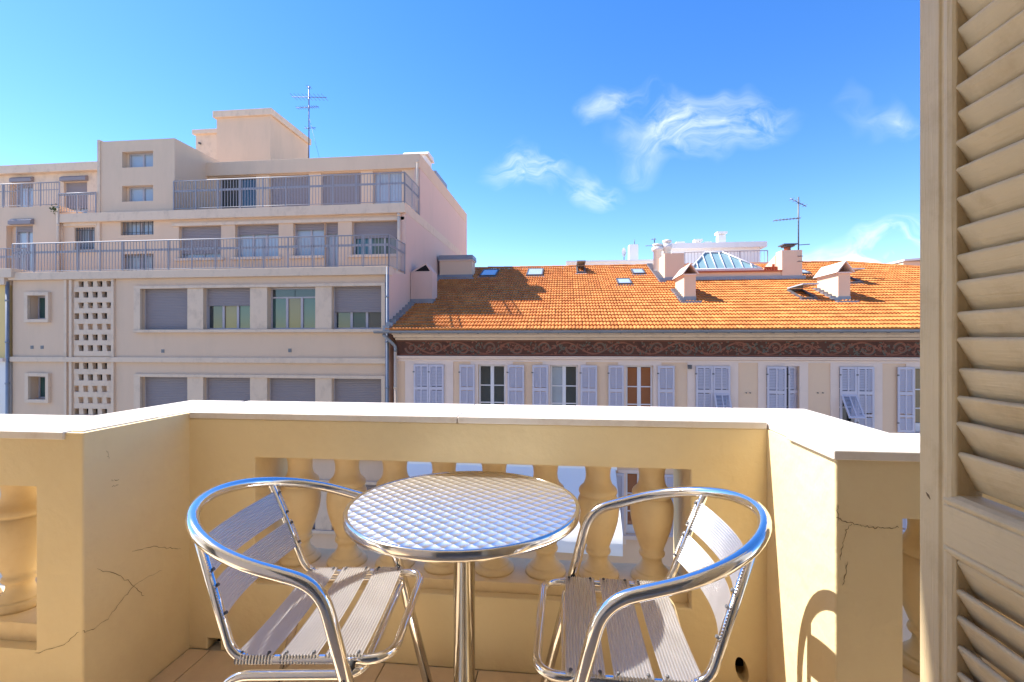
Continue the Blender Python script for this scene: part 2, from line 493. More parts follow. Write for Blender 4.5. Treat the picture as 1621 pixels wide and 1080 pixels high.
# plaster lip with a slanted oval mouth in front of the drain
def drain_lip():
    mb = MB(); n = 28; inn = []; out = []
    for k in range(n):
        a = 2 * math.pi * k / n
        ca, sa = math.cos(a), math.sin(a)
        ix, iz = .021 * ca - .010 * sa, .045 * sa
        inn.append((DRX + ix, YF - .0004, .07 + iz))
        q = max(abs(ca) / .052, abs(sa) / .064)
        out.append((DRX + ca / q, YF - .0004, .07 + sa / q))
    back = [(p[0], YF + .05, p[2]) for p in inn]
    mb.add(inn + out + back, [(k, (k + 1) % n, n + (k + 1) % n, n + k) for k in range(n)] + [(k, (k + 1) % n, 2 * n + (k + 1) % n, 2 * n + k) for k in range(n)])
    return mb
part('drain_lip', drain_lip(), 'ochre_paint', bp)
for xa, xb in ((XL - .16, XL), (XR, XR + .16)):
    zz = ZC - .004 if xb == XL else ZT - .001
    xi = XL if xb == XL else XR
    part('return_wall', MB().box(xa, xb, YS, YB, 0, zz), 'ochre_paint', bp, .006,
         edges=lambda a, b: abs(a.x - xi) < 1e-3 and abs(b.x - xi) < 1e-3 and abs(a.y - YS) < 1e-3 and abs(b.y - YS) < 1e-3)
part('side_wall', holed(-4.4, XL - .16, 0, ZT, [(-2.9, XL - .1605, OPB - .02, OPT)], YS, YS + .27), 'ochre_paint', bp)
part('side_wall', holed(XR + .16, 4.4, 0, ZT, [(XR + .1605, 2.2, OPB - .02, OPT)], YS, YS + .27), 'ochre_paint', bp)
# plinth under the balusters
part('plinth', MB().box(-1.199, .439, YF + .035, YB - .035, OPB - .001, .312), 'ochre_baluster', bp, .004)
part('plinth', MB().box(-2.899, XL - .165, YS + .035, YS + .235, OPB - .021, .312), 'ochre_baluster', bp, .004)
part('plinth', MB().box(XR + .165, 2.199, YS + .035, YS + .235, OPB - .021, .312), 'ochre_baluster', bp, .004)
# coping: separate marble slabs
cop = [(-.395, XR + .012, YF - .006, YB + .075), (XL - .012, -.398, YF - .006, YB + .075)]
def coping(x0, x1, y0, y1):
    part('coping_slab', MB().box(x0, x1, y0, y1, ZT + .0005, ZC + random.uniform(-.0012, .0012)), 'marble', bp, .004)
coping(XL + .002, -.398, YF - .006, YB + .075)
coping(-.395, XR - .002, YF - .006, YB + .075)
coping(XL - .29, XL - .022, 1.635, YB + .078)
coping(-3.2, XL - .06, YS - .008, 1.632)
part('coping_slab', MB().box(XL - .058, XL - .02, YS + .02, 1.632, ZT + .001, ZC), 'marble', bp)
coping(XR + .003, XR + .29, 1.59, YB + .078)
coping(XR - .012, XR + .9, YS - .016, 1.587)
coping(XR + .903, 3.2, YS - .016, 1.62)
# balusters
prof_px = [(0, 83), (17, 83), (20, 80), (24, 72), (34, 66), (50, 60), (80, 57), (105, 60), (125, 68), (138, 82), (142, 86), (150, 90), (160, 91), (168, 88), (173, 82), (176, 80),
           (182, 88), (195, 94), (215, 98), (240, 99), (270, 97), (300, 92), (330, 84), (365, 73), (400, 60), (425, 51), (428, 54), (433, 58), (442, 60), (450, 57), (455, 51), (458, 46),
           (475, 45), (490, 49), (505, 60), (516, 72), (520, 76), (524, 75), (526, 82), (534, 90), (545, 96), (556, 98)]
bal_h = OPT - .312
prof = [(r / 1227.0, bal_h * (1 - z / 556.0)) for z, r in prof_px][::-1]
bme = MB().lathe(prof, (0, 0, 0), 36)
bme.box(-.066, .066, -.066, .066, bal_h - .017, bal_h + .001)
bmesh_ = bme.mesh('baluster')
for k in range(8):
    piece('baluster', bmesh_, 'ochre_baluster', bp, (-1.093 + .2033 * k, 1.90, .312))
for xx in (-1.864, -2.067, -2.27, -2.473, -2.676, 1.01, 1.213, 1.416, 1.62, 1.823, 2.026):
    piece('baluster', bmesh_, 'ochre_baluster', bp, (xx, YS + .135, .312))
# hairline cracks
def crack(name, pts, normal, w):
    mb = MB(); P = []
    for a, b in zip(pts[:-1], pts[1:]):
        n = 7
        for k in range(n):
            P.append(a.lerp(b, k / n))
    P.append(pts[-1]); P = [p.copy() for p in P]
    nrm = Vector(normal)
    for i in range(1, len(P) - 1):
        t = (P[i + 1] - P[i - 1]).normalized().cross(nrm)
        P[i] += t * random.gauss(0, .0018)
    vs = []
    for i, p in enumerate(P):
        t = (P[min(i + 1, len(P) - 1)] - P[max(i - 1, 0)]).normalized().cross(nrm)
        ww = w * random.uniform(.35, 1.2) * (.4 if i in (0, len(P) - 1) else 1)
        vs += [p + t * ww / 2 + nrm * .0012, p - t * ww / 2 + nrm * .0012]
    mb.add(vs, [(2 * i, 2 * i + 1, 2 * i + 3, 2 * i + 2) for i in range(len(P) - 1)])
    part('crack', mb, 'crack', bp)
def c1(pl): return [atX(x * .426, y * .426 + 620, XL) for x, y in pl]
for pl in ([(305, 890), (345, 885), (400, 845), (440, 790), (495, 722), (545, 690), (600, 665)], [(360, 658), (440, 680), (495, 722), (535, 758)], [(490, 594), (570, 574), (640, 582), (670, 585)],
           [(410, 332), (442, 325)], [(414, 354), (440, 346)], [(394, 218), (404, 250)]):
    crack('crack', c1(pl), (1, 0, 0), .0016)
def c5(pl): return [atY(1180 + x * .426, y * .426 + 620, YS) for x, y in pl]
for pl in ([(337, 466), (352, 475), (395, 490), (430, 500), (480, 508), (520, 505), (570, 505)], [(395, 490), (375, 515), (360, 570), (352, 625)], [(378, 630), (368, 690), (360, 720)], [(344, 420), (346, 470)]):
    crack('crack', c5(pl), (0, -1, 0), .0019)
crack('crack', [atY(130 * .426, 970 * .426 + 620, YS) , atY(240 * .426, 940 * .426 + 620, YS), atY(296 * .426, 892 * .426 + 620, YS)], (0, -1, 0), .0014)

# ================================================================== TABLE
TX, TY, TZ = -.305, 1.447, .727
tb = thing('bistro_table', 'round steel bistro table with circle-brushed top on one steel post', 'table', (TX, TY, 0))
top = MB().lathe([(.30, -.030), (.343, -.030), (.3485, -.027), (.350, -.020), (.350, -.006), (.3475, -.0015), (.3435, 0), (.340, -.0006), (.3395, -.0026), (.336, -.0026)], (0, 0, TZ), 128)
rim = put('rim', top.mesh('rim'), 'steel', tb)
disc = put('tabletop', MB().lathe([(.001, -.012), (.3365, -.012), (.3365, -.0024), (.001, -.0024)], (0, 0, TZ), 128, False).mesh('tabletop'), 'turned_steel', tb)
put('post', MB().lathe([(.0325, .02), (.0325, TZ - .045), (.05, TZ - .04), (.05, TZ - .031)], (0, 0, 0), 40).mesh('post'), 'steel', tb)
put('mounting_plate', MB().box(-.12, .12, -.02, .02, TZ - .031, TZ - .0302).box(-.02, .02, -.12, .12, TZ - .0318, TZ - .0311).mesh('mounting_plate'), 'steel', tb)
put('base', MB().lathe([(.21, .003), (.212, .012), (.205, .02), (.06, .034), (.036, .05), (.034, .06)], (0, 0, 0), 64).mesh('base'), 'steel', tb)

# ================================================================== CHAIRS
def fillet(pts, rad, n=8):
    """polyline with rounded corners"""
    pts = [Vector(p) for p in pts]; out = [pts[0]]
    for i in range(1, len(pts) - 1):
        p = pts[i]; a = (pts[i - 1] - p); b = (pts[i + 1] - p)
        r = rad[i] if isinstance(rad, (list, tuple)) else rad
        l = min(r, a.length * .49, b.length * .49)
        A = p + a.normalized() * l; B = p + b.normalized() * l
        for k in range(n + 1):
            t = k / n
            out.append(A * (1 - t) ** 2 + p * 2 * t * (1 - t) + B * t ** 2)
    out.append(pts[-1])
    return out
SZ = .445
def ridged(length, width, sag, bow, n_r=12, n_l=14, wrap=.018):
    """corrugated aluminium strip along y, width along x, z up; ends lap down over the tubes"""
    ny = n_l * 2 + 1
    cols = n_r * 4 + 1
    vs = []; fs = []
    ys = [-length / 2 - 0.0 + length * i / (ny - 1) for i in range(ny)]
    rows = [(-length / 2 - .006, -wrap)] + [(y, 0) for y in ys] + [(length / 2 + .006, -wrap)]
    for (y, dz) in rows:
        for j in range(cols):
            x = -width / 2 + width * j / (cols - 1)
            z = .0022 * math.cos(2 * math.pi * j / 4) - sag * (1 - (2 * y / length) ** 2) + dz
            vs.append((x + bow * (1 - (2 * y / length) ** 2), y, z))
    nr = len(rows)
    for i in range(nr - 1):
        for j in range(cols - 1):
            a = i * cols + j
            fs.append((a, a + 1, a + cols + 1, a + cols))
    mb = MB().add(vs, fs, False)
    me = mb.mesh('slat')
    return me
seat_me = ridged(.452, .090, .010, 0)
def back_slat_mesh(height, bowback):
    """strip standing in the backrest: width in local z', bowed backwards"""
    cols = 12 * 4 + 1; ny = 25; vs = []; fs = []
    L_ = 1.0
    for i in range(ny):
        s_ = -1 + 2 * i / (ny - 1)
        for j in range(cols):
            v = j / (cols - 1)
            vs.append((-bowback * (1 - s_ * s_) + .0022 * math.cos(2 * math.pi * j / 4), s_, v))
    for i in range(ny - 1):
        for j in range(cols - 1):
            a = i * cols + j
            fs.append((a, a + 1, a + cols + 1, a + cols))
    return vs, fs
def make_chair(label, loc, rz):
    t = thing('bistro_chair', label, 'chair', (loc[0], loc[1], 0), rz, 'aluminium chairs at the bistro table')
    TR = .0163
    # arm hoop with the front legs
    pts = []
    HB = lambda x: .655 + (.07 - x) / .42 * .122
    right = [(.232, -.272, .012), (.07, -.283, .655)]
    arc = []
    n = 28
    for k in range(n + 1):
        a = math.pi * k / n
        x = -.07 - .28 * math.sin(a); y = -.285 * math.cos(a)
        arc.append((x, y, HB(x)))
    leftp = [(.07, .283, .655), (.232, .272, .012)]
    path = fillet([right[0], right[1], (-.065, -.2855, HB(-.065))], .075)[:-1] + [Vector(p) for p in arc] + fillet([(-.065, .2855, HB(-.065)), leftp[0], leftp[1]], .075)[1:]
    put('arm_rail', MB().tube(path, TR, 16).mesh('arm_rail'), 'aluminium', t)
    # back uprights bending into the seat frame
    b0 = (-.272, -.192, HB(-.275) - .006); s0 = (-.165, -.218, SZ)
    f0 = (.218, -.222, SZ); f1 = (.218, .222, SZ)
    s1 = (-.165, .218, SZ); b1 = (-.272, .192, HB(-.275) - .006)
    path = fillet([b0, s0, f0, f1, s1, b1], [0, .05, .07, .07, .05, 0])
    put('seat_frame', MB().tube(path, .0115, 14).mesh('seat_frame'), 'aluminium', t)
    # rear legs crossing under the seat front
    z2 = SZ - .026
    path = fillet([(-.285, -.247, .012), (-.175, -.236, z2), (.15, -.236, z2), (.15, .236, z2), (-.175, .236, z2), (-.285, .247, .012)], .06)
    put('rear_leg_frame', MB().tube(path, .0115, 14).mesh('rear_leg_frame'), 'aluminium', t)
    for sx, sy in ((.234, -.272), (.234, .272), (-.286, -.247), (-.286, .247)):
        put('rubber_foot', MB().lathe([(.016, 0), (.0165, .004), (.0165, .026), (.0145, .028)], (sx, sy, 0), 14).mesh('rubber_foot'), 'rubber', t)
    # bolt and black spacer where arm leg meets the seat frame
    for s in (-1, 1):
        put('spacer', MB().bar((.124, s * .224, SZ - .004), (.124, s * .276, SZ - .004), .009, 10).mesh('spacer'), 'rubber', t)
        put('bolt', MB().bar((.124, s * .288, SZ - .004), (.124, s * .2955, SZ - .004), .0055, 10).mesh('bolt'), 'zinc_dark', t)
    # seat slats
    rv = MB().lathe([(.0045, -.001), (.0042, .002), (.0015, .0035)], (0, 0, 0), 8).mesh('rivet')
    for k, xx in enumerate((-.112, -.004, .104)):
        sl = put('seat_slat', seat_me, 'slat_aluminium', t, (xx, 0, SZ + .0145))
        for s in (-1, 1):
            for q in (-.033, .033):
                r_ = put('rivet', rv, 'zinc_dark', sl, (q, s * .218, .0015))
    # back slats between the uprights
    B0, S0 = Vector(b0), Vector(s0)
    def onup(u, s):          # u: 0 at seat, 1 at hoop
        p = S0.lerp(B0, u); return Vector((p.x, s * abs(p.y), p.z))
    vs, fs = back_slat_mesh(1, 1)
    for (u0, u1) in ((.30, .575), (.635, .91)):
        w = []
        for (bx, s_, v) in vs:
            u = u0 + (u1 - u0) * v
            p = onup(u, 1)
            nx, nz = .83, .55
            d = (.012 + bx * 0)
            bow = -.050 * (1 - s_ * s_) + (bx + (1 - s_ * s_)) * 1.0
            w.append((p.x + nx * .0125 + nx * bow, s_ * (p.y + .012), p.z + nz * .0125 + nz * bow * .6))
        me = MB().add(w, fs).mesh('back_slat')
        sl = put('back_slat', me, 'slat_aluminium', t)
        for s in (-1, 1):
            for u in (u0 + .03, u1 - .03):
                p = onup(u, s)
                m_ = MB().bar((p.x + .009, p.y, p.z + .006), (p.x + .0145, p.y, p.z + .0095), .0042, 8)
                put('rivet', m_.mesh('rivet'), 'zinc_dark', sl)
    return t
make_chair('slatted aluminium armchair with its back to the shaded, cracked parapet return', (-.66, 1.325), R(7))
make_chair('slatted aluminium armchair casting its shadow on the sunlit parapet return', (.15, 1.335), R(180))

# ================================================================== LOUVRED SHUTTER OF THE BALCONY DOOR
SX = .62
sh = thing('louvred_shutter', 'beige painted wooden louvred shutter folded open beside the balcony door', 'shutter', (SX, .35, 0))
ZS0, ZS1 = .04, 2.42
YE, YH = .924, -.19
mid = (YE + YH) / 2
stw = .074
def stile(y_far, y_near, inner):
    """a stile; inner = +1 when its moulded inner edge faces -Y"""
    mb = MB()
    if inner > 0:
        yi = y_near
        prof = [(SX, y_far), (SX, yi + .030), (SX + .004, yi + .027), (SX + .004, yi + .022), (SX + .0005, yi + .019), (SX - .0005, yi + .012), (SX + .002, yi + .005), (SX + .006, yi), (SX + .044, yi), (SX + .044, y_far)]
    else:
        yi = y_far
        prof = [(SX, y_near), (SX, yi - .030), (SX + .004, yi - .027), (SX + .004, yi - .022), (SX + .0005, yi - .019), (SX - .0005, yi - .012), (SX + .002, yi - .005), (SX + .006, yi), (SX + .044, yi), (SX + .044, y_near)]
    mb.prism(prof, 'z', ZS0, ZS1)
    o = part('stile', mb, 'shutter_paint', sh, .0022); o['grain_up'] = 1.0
leafs = [(YE, mid + .002), (mid - .002, YH)]
pitch = .0455
def slat_profile():
    # top edge proud towards -X, foot deeper; rounded nose, ~9 mm thick
    pts = []
    ax, az = .011, .026; bx, bz = .038, -.026
    d = Vector((bx - ax, bz - az)).normalized(); nn = Vector((-d.y, d.x))
    h = .0048
    A = Vector((ax, az)); B = Vector((bx, bz))
    for k in range(7):
        a = math.pi * k / 6
        pts.append(A + nn * h * math.cos(a) - d * h * math.sin(a))
    for k in range(5):
        a = math.pi * k / 4
        pts.append(B - nn * h * math.cos(a) + d * h * math.sin(a))
    return [(p.x, p.y) for p in pts]
sp = slat_profile()
def slat_mesh(length, seed):
    rnd = random.Random(seed)
    mb = MB(); n = 10; vs = []; fs = []; m_ = len(sp)
    for i in range(n + 1):
        y = length * i / n
        w = [rnd.gauss(0, .00035) for _ in range(m_)]
        vs += [(p[0] + w[k], y, p[1] + w[k]) for k, p in enumerate(sp)]
    for i in range(n):
        fs += [(i * m_ + k, i * m_ + (k + 1) % m_, (i + 1) * m_ + (k + 1) % m_, (i + 1) * m_ + k) for k in range(m_)]
    fs += [tuple(range(m_)), tuple(range(n * m_, (n + 1) * m_))[::-1]]
    return MB().add(vs, fs, True).mesh('slat')
for (ya, yb) in leafs:
    stile(ya, ya - stw, 1); stile(yb + stw, yb, -1)
    y0, y1 = yb + stw - .001, ya - stw + .001
    rails = [(ZS0, ZS0 + .13), (.862, .968), (ZS1 - .1, ZS1)]
    for (za, zb) in rails:
        pr = [(SX + .040, za + .001), (SX + .008, za + .001), (SX + .001, za + .006), (SX - .0022, za + .012), (SX - .0015, za + .017), (SX + .0015, za + .019), (SX - .0012, za + .021), (SX - .0012, zb - .021), (SX + .0015, zb - .019), (SX - .0015, zb - .017),
              (SX - .0022, zb - .012), (SX + .001, zb - .006), (SX + .008, zb - .001), (SX + .040, zb - .001)]
        mb = MB(); mb.v = []; n = len(pr)
        yy0, yy1 = y0 - .017, y1 + .017
        vs = [(p[0], yy0, p[1]) for p in pr] + [(p[0], yy1, p[1]) for p in pr]
        mb.add(vs, [tuple(range(n))[::-1], tuple(range(n, 2 * n))] + [(i, (i + 1) % n, n + (i + 1) % n, n + i) for i in range(n)])
        part('rail', mb, 'shutter_paint', sh, .0012)
    variants = [slat_mesh(y1 - y0, s) for s in range(6)]
    for (za, zb) in ((ZS0 + .13, .862), (.968, ZS1 - .1)):
        nsl = int((zb - za) / pitch); off = (zb - za - nsl * pitch) / 2
        for k in range(nsl):
            zz = za + off + pitch * (k + .5)
            o = piece('slat', random.choice(variants), 'shutter_paint', sh, (SX, y0, zz + random.uniform(-.001, .001)), (random.uniform(-.006, .006), random.gauss(0, .03), 0))
part('hinge_pin', MB().box(SX + .044, SX + .06, YH - .06, YH + .05, .3, .36).box(SX + .044, SX + .06, YH - .06, YH + .05, 2.0, 2.06), 'zinc_dark', sh)
# old screw holes and dents in the paint of the stile
part('screw_hole', MB().prism([(atX(1466, 779, SX).y, atX(1466, 779, SX).z), (atX(1471, 784, SX).y, atX(1471, 784, SX).z), (atX(1473, 791, SX).y, atX(1473, 791, SX).z), (atX(1468, 785, SX).y, atX(1468, 785, SX).z)], 'x', SX - .0006, SX + .002), 'crack', sh)

# ================================================================== helpers for facades
def window_unit(parent, x0, x1, z0, z1, Y, depth, panes=2, shut=0.0, pane='pane_dark', transom=0, frame='pvc', panes_list=None, box=False, fw=.05):
    """window set back by depth from facade plane Y; a part with frame, pane, roller sub-parts"""
    yw = Y + depth
    f = MB()
    f.box(x0, x1, yw, yw + .06, z0, z0 + fw).box(x0, x1, yw, yw + .06, z1 - fw, z1)
    f.box(x0, x0 + fw, yw + .001, yw + .059, z0 + fw, z1 - fw).box(x1 - fw, x1, yw + .001, yw + .059, z0 + fw, z1 - fw)
    zt = z1 - fw
    if transom:
        zt = z1 - transom
        f.box(x0 + fw, x1 - fw, yw - .002, yw + .058, zt - fw, zt)
        zt -= fw
    w = (x1 - x0 - 2 * fw) / panes
    for k in range(1, panes):
        xx = x0 + fw + w * k
        f.box(xx - fw * .8, xx + fw * .8, yw - .004, yw + .056, z0 + fw, zt)
    win = part('window', f, frame, parent)
    for k in range(panes):
        xa = x0 + fw + w * k; xb = xa + w
        pm = (panes_list[k] if panes_list else pane)
        part('pane', MB().box(xa + .001, xb - .001, yw + .03, yw + .036, z0 + fw, zt), pm, win)
    if transom:
        for k in range(2):
            xa = x0 + fw + (x1 - x0 - 2 * fw) * k / 2
            part('pane', MB().box(xa + .01, xa + (x1 - x0 - 2 * fw) / 2 - .01, yw + .031, yw + .037, zt + fw, z1 - fw), 'pane_dark', win)
    part('backing', MB().box(x0 - .02, x1 + .02, yw + .25, yw + .27, z0 - .02, z1 + .02), 'dark_void', win)
    if shut > 0:
        zb = z1 - (z1 - z0) * shut
        mb = MB(); n = max(3, int((z1 - zb) / .055)); h = (z1 - zb) / n
        yy = yw - .05
        pr = []
        for k in range(n):
            z = zb + h * k
            pr += [(yy + .012, z), (yy, z + h * .12), (yy - .002, z + h * .5), (yy, z + h * .88)]
        pr += [(yy + .012, z1), (yy + .02, z1), (yy + .02, zb)]
        mb.prism(pr, 'x', x0 + .012, x1 - .012)
        mb.box(x0 + .01, x1 - .01, yy - .006, yy + .021, zb - .03, zb - .001)
        part('roller_shutter', mb, 'roller', win)
        part('guide_rail', MB().box(x0, x0 + .03, yy - .012, yw - .001, z0, z1), 'pvc', win)
        part('guide_rail', MB().box(x1 - .03, x1, yy - .012, yw - .001, z0, z1), 'pvc', win)
    if box:
        part('roller_box', MB().prism([(Y - .14, z1 + .02), (Y - .14, z1 + .16), (Y - .05, z1 + .24), (Y + .02, z1 + .24), (Y + .02, z1 + .02)], 'x', x0 - .06, x1 + .06), 'roller', win)
    return win

BAR = {}
def railing(parent, pts, h, bar_sp=.115, post_sp=.86, midf=.68, thick_mid=.075, z=0.0):
    """steel railing along a polyline pts [(x,y)...] standing at height z; part with post, bar and rail sub-parts"""
    base = MB(); first = True
    top = MB(); mid_ = MB(); segs = list(zip(pts[:-1], pts[1:]))
    for a, b in segs:
        base.bar((a[0], a[1], z + .07), (b[0], b[1], z + .07), .014, 4)
        top.bar((a[0], a[1], z + h), (b[0], b[1], z + h), .022, 6)
    rl = part('railing', top, 'rail_paint', parent)
    part('bottom_rail', base, 'rail_paint', rl)
    for a, b in segs:
        d = Vector((b[0] - a[0], b[1] - a[1], 0)); nrm = Vector((d.y, -d.x, 0)).normalized() * .02
        A = Vector((a[0], a[1], 0)); B = Vector((b[0], b[1], 0))
        mm = MB()
        z0_, z1_ = z + h * midf - thick_mid / 2, z + h * midf + thick_mid / 2
        q = [A - nrm * .4 - nrm * .9, B - nrm * .4 - nrm * .9, B + nrm * .4 - nrm * .9, A + nrm * .4 - nrm * .9]
        mm.add([(p.x, p.y, z0_) for p in q] + [(p.x, p.y, z1_) for p in q], [(0, 1, 2, 3), (4, 5, 6, 7), (0, 1, 5, 4), (1, 2, 6, 5), (2, 3, 7, 6), (3, 0, 4, 7)])
        if thick_mid > 0: part('middle_rail', mm, 'rail_paint', rl)
        L_ = d.length
        np_ = max(1, round(L_ / post_sp))
        key = ('post', round(h, 3))
        if key not in BAR: BAR[key] = MB().box(-.018, .018, -.018, .018, 0, h).mesh('post')
        for k in range(np_ + 1):
            p = A.lerp(B, k / np_)
            piece('post', BAR[key], 'rail_paint', rl, (p.x, p.y, z))
        key = ('bar', round(h, 3))
        if key not in BAR: BAR[key] = MB().box(-.0075, .0075, -.0075, .0075, .07, h).mesh('bar')
        nb = max(1, round(L_ / bar_sp))
        for k in range(1, nb):
            p = A.lerp(B, k / nb)
            piece('bar', BAR[key], 'rail_paint', rl, (p.x, p.y, z))
    return rl

# ================================================================== APARTMENT BLOCK
Y1, Y2, Y3 = 15.0, 16.7, 18.4
XE = -5.63
XW = XY(20, Y1)
ab = thing('apartment_block', 'beige apartment block with stepped railed terraces, roller shutters and pierced concrete panel', 'building', (-12.5, 20, GZ))
colsA = [(225, 298), (323, 397), (424, 500), (526, 605)]
Z_T1 = 3.60
rows = [(1.60, 2.985), (-1.42, 0.0), (-4.93, -3.40), (-8.2, -6.7)]
holesA = [(XY(a, Y1), XY(b, Y1), z0, z1) for (z0, z1) in rows for a, b in colsA]
small = [(XY(48, Y1), XY(76, Y1), 1.98, 2.80), (XY(49, Y1), XY(76, Y1), -.82, -.02), (XY(49, Y1), XY(76, Y1), -3.9, -3.1)]
CL0, CL1 = XY(118, Y1), XY(177, Y1)
cl_holes = [(CL0, CL1, .70, 3.28), (CL0, CL1, -2.3, .46)]
part('wall', holed(XW, XE, GZ, 3.34, holesA + small + cl_holes, Y1, Y1 + .38), 'beige_render', ab)
# string courses, cornice
part('cornice', MB().box(XW - .02, XE + .02, Y1 - .14, Y1 + .3, 3.34, Z_T1), 'cream_trim', ab, .01)
part('string_course', MB().box(XW, XE + .005, Y1 - .10, Y1 + .02, .49, .665), 'cream_trim', ab, .01)
part('string_course', MB().box(XW, XE + .005, Y1 - .10, Y1 + .02, -2.62, -2.45), 'cream_trim', ab, .01)
for px0, px1 in ((104, 108), (112, 116.2), (178.2, 182.5)):
    for z0, z1 in ((.667, 3.338), (-2.448, .488)):
        part('pilaster', MB().box(XY(px0, Y1), XY(px1, Y1), Y1 - .07, Y1 + .02, z0, z1), 'cream_trim', ab, .008)
# window group surrounds
for (z0, z1) in rows[:3]:
    xa, xb = XY(215, Y1), XY(614, Y1) - .06
    part('lintel', MB().box(xa, xb, Y1 - .09, Y1 + .02, z1 + .0, z1 + .10), 'cream_trim', ab, .006)
    part('window_sill', MB().box(xa, xb, Y1 - .12, Y1 + .1, z0 - .10, z0), 'cream_trim', ab, .006)
    part('window_jamb', MB().box(xa, XY(225, Y1), Y1 - .088, Y1 + .02, z0 + .001, z1 - .001), 'cream_trim', ab, .006)
    part('window_jamb', MB().box(XY(605, Y1) + .001, xb, Y1 - .088, Y1 + .02, z0 + .001, z1 - .001), 'cream_trim', ab, .006)
    for (a, b), (c, d) in zip(colsA[:-1], colsA[1:]):
        part('window_pier', MB().box(XY(b, Y1) + .001, XY(c, Y1) - .001, Y1 - .045, Y1 + .02, z0 + .001, z1 - .001), 'cream_trim', ab, .006)
shA = [[1, .40, 0, .58], [1, 1, 1, 1], [1, .6, 1, .45], [1, 1, 1, 1]]
plA = [['pane_green', 'pane_ochre', 'pane_green'], ['pane_dark', 'pane_ochre', 'pane_green'], ['pane_green', 'pane_ochre', 'pane_green'], ['pane_dark', 'pane_green', 'pane_dark']]
for ri, (z0, z1) in enumerate(rows):
    for ci, (a, b) in enumerate(colsA):
        window_unit(ab, XY(a, Y1) + .002, XY(b, Y1) - .002, z0 + .002, z1 - .002, Y1, .17, 3, shA[ri][ci], panes_list=plA[ci], transom=(.30 if (ri == 0 and ci == 2) else 0))
for (x0, x1, z0, z1) in small:
    window_unit(ab, x0 + .002, x1 - .002, z0 + .002, z1 - .002, Y1, .24, 2, 0, 'pane_green')
    f = MB().box(x0 - .14, x1 + .12, Y1 - .10, Y1 + .02, z1, z1 + .12).box(x0 - .14, x1 + .12, Y1 - .10, Y1 + .02, z0 - .12, z0)
    f.box(x0 - .14, x0, Y1 - .098, Y1 + .02, z0, z1).box(x1, x1 + .12, Y1 - .098, Y1 + .02, z0, z1)
    part('window_surround', f, 'cream_trim', ab, .008)
# pierced concrete panels
def claustra(z0, z1, nrow, start, blind):
    pan = part('pierced_panel', MB().box(CL0, CL1, Y1 + .30, Y1 + .33, z0, z1), 'dark_void', ab)
    rh = (z1 - z0) / nrow; w = CL1 - CL0; hw = w / 4
    for r_ in range(nrow):
        za = z0 + rh * r_
        part('course', MB().box(CL0, CL1, Y1 - .03, Y1 + .12, za, za + rh * .46), 'cream_trim', pan)
        offs = 0 if (r_ + start) % 2 else .5
        k = -1
        while True:
            xa = CL0 + hw * (k + offs + .02); xb = xa + hw * .50
            k += 1
            if xa > CL1: break
            xa2, xb2 = max(xa, CL0), min(xb, CL1)
            if xb2 - xa2 < .02: continue
            part('block', MB().prism([(xa2, za + rh * .46), (xb2, za + rh * .46), (xb2 - .03, za + rh), (xa2, za + rh)], 'y', Y1 - .012, Y1 + .12), 'cream_trim', pan)
        if r_ in blind:
            part('floor_slab', MB().box(CL0 + .001, CL1 - .001, Y1 + .121, Y1 + .20, za + rh * .3, za + rh * blind[r_]), 'cream_trim', pan)
claustra(.70, 3.28, 7, 1, {2: 1.0, 4: .72})
claustra(-2.3, .46, 7, 0, {3: 1.0, 4: 1.0})
for px, py in ((51, 550), (67, 550), (258, 556), (459, 555)):
    p = atY(px, py, Y1)
    g = part('vent_grille', MB().box(p.x - .055, p.x + .055, Y1 - .012, Y1 + .01, p.z - .06, p.z + .06), 'zinc', ab)
    for k in range(4):
        part('slat', MB().box(p.x - .05, p.x + .05, Y1 - .022, Y1 - .0121, p.z - .045 + .027 * k, p.z - .03 + .027 * k), 'zinc_dark', g)
# terrace 1 and its set-back storey
XT0 = XY(97, Y2)
part('terrace_deck', MB().box(XW - 8, XE - .01, Y1 + .3, 27, 3.40, Z_T1 - .01), 'cream_trim', ab)
Z_T2 = 6.10
colsB = [(283, 350, 354, 407), (372, 441, 354, 406), (464, 535, 353, 405), (557, 632, 350, 402)]
zB1, zB0 = atY(450, 354, Y2).z, atY(450, 406, Y2).z
hB = [(XY(a, Y2), XY(b, Y2), zB0, zB1) for a, b, _, _ in colsB]
hB[2] = (XY(464, Y2), XY(513, Y2), zB0, zB1); hB.append((XY(513, Y2) + .001, XY(535, Y2), Z_T1 + .12, zB1))
gr = [(XY(191, Y2), XY(243, Y2), atY(217, 372, Y2).z, atY(217, 347, Y2).z), (XY(191, Y2), XY(243, Y2), Z_T1 + .05, atY(217, 402, Y2).z), (XY(118, Y2), XY(150, Y2), atY(134, 396, Y2).z, atY(134, 360, Y2).z)]
part('wall', holed(XT0, XE, Z_T1 - .05, Z_T2 - .34, hB + gr, Y2, Y2 + .35), 'beige_render', ab)
part('terrace_deck', MB().box(XT0 - .05, XE + .012, Y2 - .16, 26, Z_T2 - .34, Z_T2), 'cream_trim', ab, .01)
for a, b in ((155, 160), (97, 100)):
    part('pilaster', MB().box(XY(a, Y2), XY(b, Y2), Y2 - .06, Y2 + .02, Z_T1, Z_T2 - .342), 'cream_trim', ab)
for i, (x0, x1, z0, z1) in enumerate(hB):
    window_unit(ab, x0 + .002, x1 - .002, z0 + .002, z1 - .002, Y2, .2, [2, 3, 2, 3, 2][i], [.82, .26, .16, .46, .2][i], 'pane_curtain' if i != 3 else 'pane_green')
    if i < 4:
        part('window_sill', MB().box(x0 - .14, x1 + (.14 if i != 2 else -.01), Y2 - .10, Y2 + .1, z0 - .10, z0 - .001), 'cream_trim', ab, .006)
